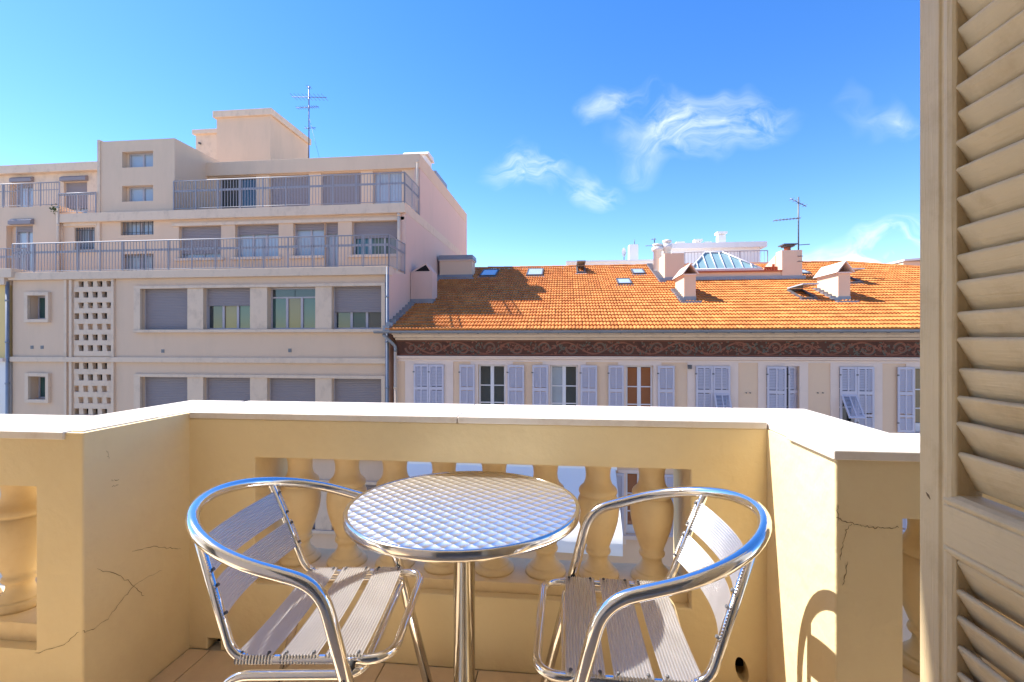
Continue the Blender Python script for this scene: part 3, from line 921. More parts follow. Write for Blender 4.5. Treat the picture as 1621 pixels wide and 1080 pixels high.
for (x0, x1, z0, z1) in gr:
    wn = window_unit(ab, x0 + .002, x1 - .002, z0 + .002, z1 - .002, Y2, .2, 2, 0, 'pane_curtain')
    nb = 8
    for k in range(nb):
        xx = x0 + (x1 - x0) * (k + .5) / nb
        part('grille_bar', MB().box(xx - .010, xx + .010, Y2 + .04, Y2 + .06, z0 + .003, z1 - .003), 'zinc_dark', wn)
    part('grille_rail', MB().box(x0 + .003, x1 - .003, Y2 + .061, Y2 + .075, z0 + .1, z0 + .12).box(x0 + .003, x1 - .003, Y2 + .061, Y2 + .075, z1 - .12, z1 - .1), 'zinc_dark', wn)
x0, x1, z0, z1 = gr[2]
part('window_sill', MB().box(x0 - .12, x1 + .12, Y2 - .08, Y2 + .05, z0 - .09, z0 - .001), 'cream_trim', ab, .006)
part('lintel', MB().box(XY(101, Y2), XY(154, Y2), Y2 - .05, Y2 + .02, z1 + .05, z1 + .2), 'cream_trim', ab, .006)
# lighter band under the terrace edge
part('lintel', MB().box(XY(243, Y2) + .8, XE - .05, Y2 - .05, Y2 + .02, zB1 + .001, zB1 + .12), 'cream_trim', ab, .006)
# stair tower
TWX0, TWX1 = XY(158, Y2), XY(277, Y2)
tz = atY(218, 222, Y2).z
th_ = [(XY(194, Y2), XY(243, Y2), atY(218, 265, Y2).z, atY(218, 240, Y2).z), (XY(194, Y2), XY(243, Y2), atY(218, 319, Y2).z, atY(218, 294, Y2).z)]
part('stair_tower', holed(TWX0, TWX1, Z_T2 + .001, tz, th_, Y2 - .02, Y2 + .33), 'beige_render', ab)
part('stair_tower', MB().box(TWX0 + .3, TWX1 - .001, Y2 + .331, 20.5, Z_T2 + .001, tz - .001).box(TWX0 + .001, TWX0 + .299, Y2 + .331, 20.5, Z_T2 + .001, tz - .001), 'beige_render', ab)
part('parapet_edge', MB().box(TWX0 - .05, TWX0 + .06, Y2 - .06, 20.5, Z_T2 + .002, tz + .06), 'cream_trim', ab)
for (x0, x1, z0, z1) in th_:
    window_unit(ab, x0 + .10, x1 - .002, z0 + .002, z1 - .002, Y2 - .02, .22, 2, 0, 'pane_curtain')
    part('window_reveal', MB().box(x0 + .002, x0 + .099, Y2 + .18, Y2 + .2, z0 + .002, z1 - .002), 'beige_render', ab)
for px in (180, 275):
    p = atY(px, 221, Y2 + .5)
    part('roof_vent', MB().box(p.x - .22, p.x + .22, Y2 + .3, Y2 + .7, tz, tz + .09), 'zinc_dark', ab)
# top storey
Z_T3 = atX(664, 243, XE).z
colsC = [(344, 405), (426, 489), (508, 571), (590, 636)]
zC1, zC0 = atY(470, 276, Y3).z, Z_T2 + .06
hC = [(XY(a, Y3), XY(b, Y3), zC0, zC1) for a, b in colsC]
part('wall', holed(TWX1 - .2, XE, Z_T2 + .001, Z_T3 - .55, hC, Y3, Y3 + .3), 'beige_render', ab)
part('roof_fascia', MB().box(TWX1 - .1, XE + .015, Y3 - .12, 27.35, Z_T3 - .55, Z_T3), 'beige_render', ab, .01)
for i, (x0, x1, z0, z1) in enumerate(hC):
    wn = window_unit(ab, x0 + .002, x1 - .002, z0 + .002, z1 - .002, Y3, .18, 2 if i in (0, 3) else 3, [0, 1, .93, 0][i], 'pane_dark' if i == 0 else 'pane_curtain')
# side wall towards the tiled house
side = [(Y1 + .02, GZ), (27.4, GZ), (27.4, Z_T3 - .16), (Y3 - .05, Z_T3 - .005), (Y3 - .05, Z_T2 - .005), (Y2 - .05, Z_T2 - .3), (Y2 - .05, Z_T1 - .005), (Y1 + .02, Z_T1 - .2)]
part('side_wall', MB().prism(side, 'x', XE - .25, XE + .004), 'pink_render', ab)
part('back_wall', MB().box(XW - 7, XE - .02, 27.1, 27.4, GZ, Z_T3 - .2), 'beige_render', ab)
# roof terraces' little boxes on the roof
Y4 = 21.0
a = XY(343, Y4); b = XY(428, Y4); zt = atY(428, 183, Y4).z
part('lift_house', MB().box(a, b, Y4, 24.3, Z_T3, zt), 'beige_render', ab)
part('lift_house_roof', MB().box(a - .12, b + .12, Y4 - .12, 24.42, zt, zt + .30), 'cream_trim', ab, .01)
a2 = XY(310, 22.4)
z2_ = atY(325, 213, 22.4).z
part('lift_house', MB().box(a2, a - .001, 22.4, 24.3, Z_T3, z2_), 'cream_trim', ab)
part('lift_house_roof', MB().box(a2 - .12, a - .001, 22.28, 24.42, z2_, z2_ + .22), 'cream_trim', ab, .01)
for p in (atY(307, 229, 22.4), atX(477, 244, b)):
    pass
part('drain_spout', MB().bar((a2 + .25, 22.3, z2_ - .45), (a2 + .25, 22.45, z2_ - .45), .05, 10), 'zinc_dark', ab)
part('drain_spout', MB().bar((b - .05, 23.6, Z_T3 + .35), (b + .08, 23.6, Z_T3 + .35), .05, 10), 'zinc_dark', ab)
# extractor housing at the roof edge
ev = part('roof_extractor', MB().box(XE - .9, XE - .05, 19.3, 20.2, Z_T3, Z_T3 + .34), 'white_render', ab, .02)
part('hood', MB().prism([(19.2, Z_T3 + .34), (20.3, Z_T3 + .34), (20.1, Z_T3 + .5), (19.4, Z_T3 + .5)], 'x', XE - 1.0, XE + .05), 'white_render', ev)
part('duct', MB().box(XE - .5, XE - .02, 20.8, 22.8, Z_T3, Z_T3 + .22), 'zinc', ab)
# left wing
YWG = 16.6
zw = atY(60, 327, YWG).z
dw = (XY(10, YWG), XY(52, YWG), Z_T1 + .06, atY(30, 357, YWG).z)
part('wing_wall', holed(XW - 8, XT0 + .02, Z_T1 - .05, zw, [dw], YWG, YWG + .4), 'beige_render', ab)
window_unit(ab, dw[0] + .3, dw[1] - .002, dw[2], dw[3] - .002, YWG, .16, 2, .1, 'pane_curtain', box=True)
part('window_reveal', MB().box(dw[0] + .002, dw[0] + .299, YWG + .2, YWG + .22, dw[2], dw[3] - .002), 'beige_render', ab)
part('terrace_deck', MB().box(XW - 8, XT0 + .02, YWG + .401, 19, zw - .3, zw - .02), 'cream_trim', ab)
zf1, zf0 = atY(80, 262, Y3).z, atY(80, 275, Y3).z
hw_ = [(XY(14, Y3), XY(52, Y3), zw + .02, atY(30, 290, Y3).z), (XY(101, Y3), XY(138, Y3), zw + .02, atY(120, 288, Y3).z)]
part('wall', holed(XW - 9, TWX0 - .05, zw - .1, zf0, hw_, Y3, Y3 + .3), 'yellow_render' if False else 'cream_trim', ab)
part('roof_fascia', MB().box(XW - 9, TWX0 - .051, Y3 - .22, 22, zf0, zf1), 'cream_trim', ab, .01)
window_unit(ab, hw_[0][0] + .25, hw_[0][1] - .002, hw_[0][2], hw_[0][3] - .002, Y3, .16, 2, .08, 'pane_curtain', box=True)
window_unit(ab, hw_[1][0] + .002, hw_[1][1] - .002, hw_[1][2], hw_[1][3] - .002, Y3, .16, 2, .7, 'pane_curtain', box=True)
for px in (14, 150):
    p = XY(px, Y3 + 1)
    v_ = part('roof_vent', MB().box(p - .28, p + .1, Y3 + .6, Y3 + 1.3, zf1, zf1 + .16), 'cream_trim', ab)
    part('cap', MB().box(p - .75, p + .5, Y3 + .4, Y3 + 1.5, zf1 + .17, zf1 + .23), 'zinc_dark', v_)
# railings
railing(ab, [(XY(20, Y1 + .08), Y1 + .08), (XE - .03, Y1 + .08), (XE - .03, Y2 - .05)], 1.05, z=Z_T1, midf=.70)
railing(ab, [(TWX1 + .02, Y2 - .08), (XE - .03, Y2 - .08), (XE - .03, Y3 - .1)], 1.10, z=Z_T2, midf=.66)
railing(ab, [(XW - 5, YWG + .05), (XT0 - .02, YWG + .05)], atY(60, 289, YWG).z - zw, z=zw, midf=.70, thick_mid=.03)
railing(ab, [(XT0 + .03, Y2 - .12), (TWX0 - .04, Y2 - .12)], .78, z=Z_T2, midf=.93, thick_mid=.05)
railing(ab, [(XW - 5, Y1 + .5), (XW - .1, Y1 + .5)], .98, z=Z_T1, midf=.70)
# downpipes
def downpipe(parent, x, y, z0, z1, m='zinc', r=.055, group=None):
    d = part('downpipe', MB().tube([(x, y, z0), (x, y, z1)], r, 10), m, parent)
    z = z0 + .6
    while z < z1:
        part('pipe_collar', MB().tube([(x, y, z), (x, y, z + .06)], r + .012, 10), m, d)
        z += 1.45
    return d
downpipe(ab, XY(18, Y1) - .03, Y1 - .10, GZ, Z_T1 - .3)
downpipe(ab, XE - .02 + .0, Y1 - .09, GZ, Z_T1 - .02)
downpipe(ab, XY(633, Y2), Y2 - .10, Z_T1, Z_T2 - .35, 'cream_trim', .06)
downpipe(ab, XE - .10, Y3 - .1, Z_T2, Z_T3 - .3, 'cream_trim', .06)
downpipe(ab, XY(95, YWG), YWG - .07, Z_T1, zw - .05, 'cream_trim', .045)
# tuft of weed on the wing's corner
wd = MB()
for k in range(60):
    p = Vector((XT0 + random.gauss(-.05, .08), Y2 - .2 + random.gauss(0, .06), zw - .18 + random.gauss(0, .08)))
    d = Vector((random.gauss(0, 1), random.gauss(0, 1), random.gauss(.5, .6))).normalized() * .09
    s_ = d.orthogonal().normalized() * .02
    wd.add([p, p + d * .5 + s_, p + d, p + d * .5 - s_], [(0, 1, 2, 3)])
mat('weed', (.07, .10, .03), .7, .3, 6)
o = put('weed', wd.mesh('weed'), 'weed'); tag(o, 'small green weed growing on the corner ledge between two railed terraces', 'plant')

# neighbour house at the far end
nb = thing('neighbouring_house', 'yellow rendered neighbouring house with pale lower storey beyond the grey downpipe', 'house', (XW - 4, 18, GZ))
part('wall', MB().box(XW - 9, XW - .12, Y1 - .05, 22, .62, 3.18), 'yellow_render', nb)
part('cornice', MB().box(XW - 9, XW - .06, Y1 - .22, 22, 3.18, 3.42), 'cream_trim', nb)
part('terrace_parapet', MB().box(XW - 9, XW + .25, Y1 - .24, 15.6, 3.421, 3.74), 'cream_trim', nb, .01)
part('lower_wall', MB().box(XW - 9, XW - .10, Y1 - .12, 22, GZ, .50), 'white_render', nb)
part('string_course', MB().box(XW - 9, XW - .08, Y1 - .25, 22, .501, .619), 'house_trim', nb)
part('shutter', MB().box(XW - 1.2, XW - .42, Y1 - .17, Y1 - .121, -2.6, -.6), 'yellow_render', nb)

# ================================================================== TILED HOUSE
YH_ = 15.0
XH0, XH1 = XE + .25, 19.0
th = thing('tiled_house', 'peach house with orange tiled roof, painted frieze and pale blue louvred shutters', 'house', (6, 19, GZ))
wz0, wz1 = -1.40, .475
# (glass px0, px1) openings on the top floor
ops = [(656, 703), (757, 800), (871, 915), (991, 1034), (1101, 1155), (1213, 1265), (1328, 1382), (1448, 1500), (1560, 1612)]
hz = []
for fl_ in (0, -1, -2):
    dz = fl_ * 3.27
    for a, b in ops:
        hz.append((XY(a, YH_), XY(b, YH_), wz0 + dz, wz1 + dz))
part('wall', holed(XH0, XH1, GZ, .70, hz, YH_, YH_ + .35), 'house_panel', th)
part('side_wall', MB().box(XH1 - .3, XH1, YH_ + .36, 30, GZ, 1.4).box(XH0, XH1, 29.7, 30, GZ, 1.4), 'house_panel', th)
# surrounds: pale bands round the openings (proud of the panels)
for i, (a, b) in enumerate(ops):
    for fl_ in (0, -1):
        dz = fl_ * 3.27
        x0, x1 = XY(a, YH_), XY(b, YH_)
        wL = .30 if i in (0,) else .24
        s = MB().box(x0 - wL, x0 - .001, YH_ - .025, YH_ + .01, wz0 + dz - .3, wz1 + dz + .09).box(x1 + .001, x1 + wL, YH_ - .025, YH_ + .01, wz0 + dz - .3, wz1 + dz + .09)
        s.box(x0 - .0005, x1 + .0005, YH_ - .024, YH_ + .01, wz1 + dz, wz1 + dz + .09)
        s.box(x0 - wL - .05, x1 + wL + .05, YH_ - .10, YH_ + .12, wz0 + dz - .12, wz0 + dz - .001)
        part('window_surround', s, 'house_trim', th)
part('fascia_band', MB().box(XH0, XH1, YH_ - .03, YH_ + .02, .566, .64), 'house_trim', th)
part('string_course', MB().prism([(YH_ - .02, .641), (YH_ - .09, .66), (YH_ - .09, .70), (YH_ - .13, .72), (YH_ - .13, .745), (YH_ + .05, .745), (YH_ + .05, .641)], 'x', XH0, XH1), 'house_trim', th)
part('string_course', MB().box(XH0, XH1, YH_ - .11, YH_ + .02, -2.36, -2.2), 'house_trim', th)
# frieze with painted scrolls
frz = part('frieze', MB().box(XH0, XH1, YH_ - .012, YH_ + .2, .746, 1.245), 'frieze_brown', th)
def ribbon(mb, pts, w0, w1, y):
    P = [Vector((p[0], 0, p[1])) for p in pts]; n = len(P); vs = []
    for i, p in enumerate(P):
        t = (P[min(i + 1, n - 1)] - P[max(i - 1, 0)]).normalized(); s_ = Vector((-t.z, 0, t.x))
        w = w0 + (w1 - w0) * i / (n - 1)
        vs += [(p.x + s_.x * w, y, p.z + s_.z * w), (p.x - s_.x * w, y, p.z - s_.z * w)]
    mb.add(vs, [(2 * i, 2 * i + 1, 2 * i + 3, 2 * i + 2) for i in range(n - 1)])
leafy = MB(); grn = MB()
cz = .995; x = XH0 + .5; flip = 1; rnd = random.Random(3)
while x < 13:
    red = MB(); r0 = .195
    pts = []
    for k in range(34):
        a = k / 33 * 2.75 * math.pi
        r_ = r0 * (1 - k / 37)
        pts.append((x + r_ * math.cos(a + math.pi), cz + flip * r_ * math.sin(a + math.pi)))
    ribbon(red, pts, .034, .016, YH_ - .0150)
    ribbon(grn, [(p[0] + .014, p[1] - .018) for p in pts], .013, .006, YH_ - .0185)
    pts = [(x - .19 + .85 * t, cz + flip * (.19 * math.cos(math.pi * t) * .9)) for t in [i / 12 for i in range(13)]]
    ribbon(red, pts, .020, .026, YH_ - .0165)
    part('scroll', red, 'frieze_red', frz)
    for k in range(34):
        a = rnd.uniform(0, 2 * math.pi); q = rnd.uniform(.05, .25)
        px_, pz_ = x + .42 + q * 1.7 * math.cos(a), min(1.19, max(.80, cz + .85 * q * math.sin(a)))
        b_ = rnd.uniform(0, 6.28); l_ = rnd.uniform(.05, .12)
        p2 = (px_ + l_ * math.cos(b_ + .4), min(1.2, max(.79, pz_ + l_ * math.sin(b_ + .4))))
        ribbon(leafy if rnd.random() < .55 else grn, [(px_, pz_), (px_ + l_ * .5 * math.cos(b_), min(1.2, max(.79, pz_ + l_ * .5 * math.sin(b_)))), p2], .026, .008, YH_ - .0172 - .0003 * k)
    for k in range(6):
        a = k * math.pi / 3
        ribbon(leafy, [(x + .02 * math.cos(a), cz + .02 * math.sin(a)), (x + .06 * math.cos(a), cz + .06 * math.sin(a))], .018, .006, YH_ - .0280)
    x += .85; flip = -flip
part('leaf_ornament', leafy, 'frieze_red', frz, kind='stuff')
part('leaf_shading', grn, 'frieze_green', frz, kind='stuff')
part('border_line', MB().box(XH0, XH1, YH_ - .016, YH_ - .0121, .775, .80).box(XH0, XH1, YH_ - .016, YH_ - .0121, 1.205, 1.225), 'frieze_red', frz)
# eaves cornice and gutter
part('eaves_cornice', MB().prism([(YH_ + .2, 1.246), (YH_ - .10, 1.246), (YH_ - .12, 1.30), (YH_ - .26, 1.33), (YH_ - .30, 1.40), (YH_ - .42, 1.42), (YH_ - .42, 1.47), (YH_ + .2, 1.47)], 'x', XH0, XH1), 'yellow_render' if False else 'cream_trim', th)
gut = MB(); pr = []
for k in range(9):
    a = math.pi + math.pi * k / 8
    pr.append((RY - .02 + .085 * math.cos(a), 1.535 + .085 * math.sin(a)))
pr2 = [(RY - .02 + .075 * math.cos(math.pi + math.pi * k / 8), 1.535 + .075 * math.sin(math.pi + math.pi * k / 8)) for k in range(9)][::-1]
gut.prism(pr + pr2, 'x', XE - .28, XH1 + .3)
gt = part('gutter', gut, 'zinc', th)
xx = XH0 + .3
bk = MB().box(-.02, .02, -.035, .07, -.095, -.02).mesh('gutter_bracket')
while xx < 13:
    piece('gutter_bracket', bk, 'zinc_dark', gt, (xx, RY, 1.535)); xx += .61
downpipe(th, XY(628, YH_), YH_ - .12, GZ, .9, 'cream_trim', .05)
part('downpipe', MB().tube(fillet([(XY(628, YH_), YH_ - .12, .88), (XY(628, YH_), YH_ - .12, 1.05), (XE + .0, RY + .02, 1.42)], .12), .05, 10), 'zinc', th)
# lintel bands, windows, shutters
LV = {}
def leaf_mesh(w, h, low_open=False):
    key = (round(w, 2), round(h, 2), low_open)
    if key in LV: return LV[key]
    f = MB(); s = .055; t = .035
    zm = h * .415
    f.box(0, s, 0, t, 0, h).box(w - s, w, 0, t, 0, h)
    for z_ in (0, h - s * 1.3): f.box(s, w - s, .001, t - .001, z_, z_ + s * 1.3)
    zs = [(zm - .045 + h * .16, .09)]
    f.box(s, w - s, .001, t - .001, h * .57, h * .57 + .10)
    if not low_open: f.box(s, w - s, .001, t - .001, h * .23, h * .23 + .07)
    f.box(w / 2 - .018, w / 2 + .018, .002, t - .002, (h * .57 + .1) if low_open else s * 1.3, h - s * 1.3)
    l = MB(); z = s * 1.3 + .01
    zlo = h * .57 + .1 if low_open else 0
    while z < h - s * 1.5:
        if z > zlo and not (h * .57 - .035 < z < h * .57 + .10) and (low_open or not (h * .23 - .035 < z < h * .23 + .07)):
            l.add([(s, .006, z), (w - s, .006, z), (w - s, .028, z + .04), (s, .028, z + .04)], [(0, 1, 2, 3)])
        z += .046
    LV[key] = (f.mesh('shutter'), l.mesh('louvre'))
    return LV[key]
def leaf(px0, px1, dz=0, low_open=False, y=None, ry=0, X0=None, X1=None):
    x0 = XY(px0, YH_) if X0 is None else X0; x1 = XY(px1, YH_) if X1 is None else X1
    w = x1 - x0; h = wz1 - wz0 - .01
    a, b = leaf_mesh(w, h, low_open)
    y = YH_ - .075 if y is None else y
    o = piece('shutter', a, 'shutter_blue', th, (x0, y, wz0 + dz + .005), (0, 0, ry) if ry else None)
    put('louvre', b, 'shutter_blue', o)
    for z_ in (.25, h - .25):
        put('hinge', MB().box(-.03, .03, -.008, -.0005, z_, z_ + .035).mesh('hinge'), 'zinc_dark', o)
    return o
def glazing(a, b, dz, panes):
    x0, x1 = XY(a, YH_) + .002, XY(b, YH_) - .002
    z0, z1 = wz0 + dz + .002, wz1 + dz - .002
    yw = YH_ + .12; f = MB(); s = .055; xm = (x0 + x1) / 2
    f.box(x0, x0 + s, yw, yw + .05, z0, z1).box(x1 - s, x1, yw, yw + .05, z0, z1).box(xm - s, xm + s, yw - .006, yw + .049, z0, z1)
    f.box(x0 + s, xm - s, yw + .001, yw + .048, z1 - s, z1).box(xm + s, x1 - s, yw + .001, yw + .048, z1 - s, z1)
    f.box(x0 + s, xm - s, yw + .001, yw + .048, z0, z0 + .25).box(xm + s, x1 - s, yw + .001, yw + .048, z0, z0 + .25)
    zb = [z0 + .25, z0 + (z1 - z0) * .36, z0 + (z1 - z0) * .65, z1 - s]
    for zz in zb[1:3]:
        f.box(x0 + s, xm - s, yw + .002, yw + .046, zz - .016, zz + .016).box(xm + s, x1 - s, yw + .002, yw + .046, zz - .016, zz + .016)
    w = part('window', f, 'window_white', th)
    for k, (xa, xb) in enumerate(((x0 + s, xm - s), (xm + s, x1 - s))):
        for q in range(3):
            part('pane', MB().box(xa + .001, xb - .001, yw + .02, yw + .026, zb[q] + .017, zb[q + 1] - .017), panes[k], w)
    part('backing', MB().box(x0 - .01, x1 + .01, yw + .21, yw + .229, z0 - .001, z1 + .001), 'dark_void', w)
def flap(px0, px1, dz, tilt):
    """lower panel pushed open at the bottom"""
    x0, x1 = XY(px0, YH_), XY(px1, YH_); w = x1 - x0; h = .74
    f = MB(); s = .045
    f.box(0, s, 0, .03, -h, 0).box(w - s, w, 0, .03, -h, 0).box(s, w - s, .001, .029, -.05, 0).box(s, w - s, .001, .029, -h, -h + .05).box(w / 2 - .015, w / 2 + .015, .002, .028, -h + .05, -.05)
    l = MB(); z = -h + .06
    while z < -.08:
        l.add([(s, .004, z), (w - s, .004, z), (w - s, .024, z + .035), (s, .024, z + .035)], [(0, 1, 2, 3)]); z += .042
    o = piece('shutter_flap', f.mesh('shutter_flap'), 'shutter_blue', th, (x0, YH_ - .085, wz0 + dz + (wz1 - wz0) * .57), (-tilt, 0, 0))
    put('louvre', l.mesh('louvre'), 'shutter_blue', o)
for dz in (0, -3.27):
    glazing(656, 703, dz, ['pane_dark', 'pane_dark']); leaf(656, 679.3, dz); leaf(679.7, 703, dz)
    glazing(757, 800, dz, ['pane_dark', 'pane_dark']); leaf(728, 752, dz); leaf(804, 830, dz)
    glazing(871, 915, dz, ['pane_curtain', 'pane_dark']); leaf(843, 868, dz); leaf(919, 945, dz)
    glazing(991, 1034, dz, ['pane_orange', 'pane_orange']); leaf(963, 987, dz); leaf(1041, 1067, dz)
    glazing(1101, 1155, dz, ['pane_dark', 'pane_dark']); leaf(1101, 1127.5, dz); leaf(1128, 1155, dz, True); flap(1129, 1154, dz, R(24))
    glazing(1213, 1265, dz, ['pane_dark', 'pane_dark']); leaf(1213, 1242, dz, ry=R(-6)); leaf(1246, 1273, dz, False, YH_ - .02, R(20), X0=XY(1248, YH_), X1=XY(1274, YH_))
    glazing(1328, 1382, dz, ['pane_dark', 'pane_dark']); leaf(1328, 1354.5, dz, True); leaf(1355, 1382, dz); flap(1329, 1354, dz, R(34))
    glazing(1448, 1500, dz, ['pane_ochre', 'pane_dark']); leaf(1419, 1445, dz); leaf(1504, 1530, dz)
    glazing(1560, 1612, dz, ['pane_dark', 'pane_dark']); leaf(1560, 1585.5, dz); leaf(1586, 1612, dz)
for px, py in ((1158, 625), (1186, 622), (1296, 622), (1302, 623)):
    pass
lb = part('wall_lamp', MB().box(XY(1091, YH_) - .05, XY(1091, YH_) + .05, YH_ - .12, YH_ - .001, .38, .50), 'zinc_dark', th)
for px in (1181, 1187, 1294, 1302):
    p = atY(px, 622, YH_)
    part('wall_hook', MB().bar((p.x, YH_ - .05, p.z), (p.x, YH_ + .01, p.z), .016, 8), 'zinc_dark', th)

# ---- roof
ridgeY = 22.65
hipX0 = 12.02
deck = MB()
ZD = -.05
x_e = hipX0 + 2.36 / 1.21 * (ridgeY - RY)
P_ = lambda X, Y, dz=0: (X, Y, roofz(Y) + dz)
deck.add([P_(XE + .01, RY + .02, ZD), P_(x_e, RY + .02, ZD), P_(hipX0, ridgeY, ZD), P_(XE + .01, ridgeY, ZD), (XE + .01, 30.6, RZ), (x_e, 30.6, RZ)],
         [(0, 1, 2, 3), (3, 2, 5, 4), (1, 5, 2)])
rf = part('roof', deck, 'roof_tile', th)
TW_, TL = .21, .333           # tile cover width and gauge along the slope
ang = math.atan(RK)
def tile_geo():
    """double-wave interlocking tile, origin at lower-left, x across, y up-slope, z normal"""
    n = 8; vs = []; fs = []
    def wave(u): return .027 * abs(math.sin(2 * math.pi * u)) ** .8
    for (y, lift) in ((0, .044), (.05, .039), (TL + .03, .002)):
        for k in range(n + 1):
            u = k / n
            vs.append((u * TW_ * .985, y, lift + wave(u)))
    for k in range(n + 1):
        vs.append((k / n * TW_ * .985, 0.004, -.004))
    m_ = n + 1
    for r_ in range(2):
        fs += [(r_ * m_ + k, r_ * m_ + k + 1, (r_ + 1) * m_ + k + 1, (r_ + 1) * m_ + k) for k in range(n)]
    fs += [(3 * m_ + k, 3 * m_ + k + 1, k + 1, k) for k in range(n)]
    return vs, fs
tv, tf = tile_geo()
tile_me = MB().add(tv, tf).mesh('roof_tile')
field = MB(); fv = []; ff = []
nrows = int((ridgeY - RY) / math.cos(ang) / TL) + 1
ca, sa = math.cos(ang), math.sin(ang)
cnt = 0
for r_ in range(nrows):
    yb = RY - .04 + r_ * TL * ca
    if yb > ridgeY - .1: break
    lim = min(17.5, hipX0 + 2.36 / 1.21 * (ridgeY - yb))
    c_ = 0
    while True:
        xa = XE + .08 + c_ * TW_
        c_ += 1
        if xa + TW_ > lim: break
        jz = random.gauss(0, .0022); jx = random.gauss(0, .003); jr = random.gauss(0, .008)
        # nearest three courses that the shutter does not hide are separate tiles
        if r_ < 4 and cnt < 300 and xa < 10.1:
            cnt += 1
            o = piece('roof_tile', tile_me, 'roof_tile', rf, (xa + jx, yb, roofz(yb) + jz))
            o.rotation_euler = (ang, jr * .4, jr)
        else:
            o0 = len(fv)
            for (vx, vy, vz) in tv:
                vx2 = vx - jr * vy
                fv.append((xa + jx + vx2, yb + vy * ca - vz * sa, roofz(yb) + jz + vy * sa + vz * ca))
            ff += [tuple(i + o0 for i in f) for f in tf]
field.add(fv, ff)
o = part('tile_field', field, 'roof_tile', rf, kind='stuff')
# ridge and hip caps
cap_pr = [(.105 * math.cos(math.pi * k / 6), .075 * math.sin(math.pi * k / 6)) for k in range(7)]
capme = MB()
capme.add([(0, p[0], p[1]) for p in cap_pr] + [(.41, p[0] * .88, p[1] * .88) for p in cap_pr], [(k, k + 1, 8 + k, 7 + k) for k in range(6)])
capme = capme.mesh('ridge_tile')
xx = XE + .1
while xx < hipX0:
    piece('ridge_tile', capme, 'roof_tile', rf, (xx, ridgeY, roofz(ridgeY) + .01 + random.gauss(0, .006))); xx += .38
hd = Vector((x_e - hipX0, RY - ridgeY, RZ - roofz(ridgeY))); hl = hd.length; hd.normalize()
q_ = hd.to_track_quat('X', 'Z').to_euler()
k = 0
while k * .38 < min(hl, 8):
    p = Vector((hipX0, ridgeY, roofz(ridgeY) + .02)) + hd * (k * .38)
    piece('ridge_tile', capme, 'roof_tile', rf, p, q_); k += 1

# ---- things on the roof: skylights
def skylight(px0, px1, py0, py1, open_=0):
    a = roof((px0 + px1) / 2, py1); b = roof((px0 + px1) / 2, py0)
    xa, xb = roof(px0, py1).x, roof(px1, py1).x
    ln = max(.5, (b - a).length)
    fr = MB(); s = .055; w = xb - xa
    fr.box(0, w, 0, s, 0, .11).box(0, w, ln - s, ln, 0, .11).box(0, s, s, ln - s, 0, .109).box(w - s, w, s, ln - s, 0, .109)
    # lead apron
    fr2 = MB().box(-.06, w + .06, -.16, -.001, .03, .045)
    o = piece('skylight', fr.mesh('skylight'), 'zinc_dark', th, (xa, a.y, a.z), (ang, 0, 0))
    put('apron', fr2.mesh('apron'), 'zinc', o)
    if open_:
        put('opening', MB().box(s, w - s, s, ln - s, .02, .03).mesh('opening'), 'dark_void', o)
        sash = MB().box(0, w, -ln + s, 0, 0, .03)
        so = put('sash', MB().box(0, s, -ln, 0, 0, .04).box(w - s, w, -ln, 0, 0, .04).box(s, w - s, -ln, -ln + s, 0, .04).box(s, w - s, -s, 0, 0, .04).box(s, w - s, -ln + s, -s, .015, .022).mesh('sash'), 'sky_glass', o, (0, ln, .115))
        so.rotation_euler = (-open_, 0, 0)
    else:
        put('pane', MB().box(s, w - s, s, ln - s, .085, .095).mesh('pane'), 'sky_glass', o)
for s_ in ((759, 785, 430, 439.5), (833, 859, 428.5, 438.5), (978, 1001, 444.5, 452.5), (1002, 1022, 429, 436), (1270, 1284, 431, 436)):
    skylight(*s_)
for s_ in ((913, 927, 425, 434), (1268, 1294, 463, 476), (1345, 1366, 440, 451)):
    skylight(*s_, open_=R(22))

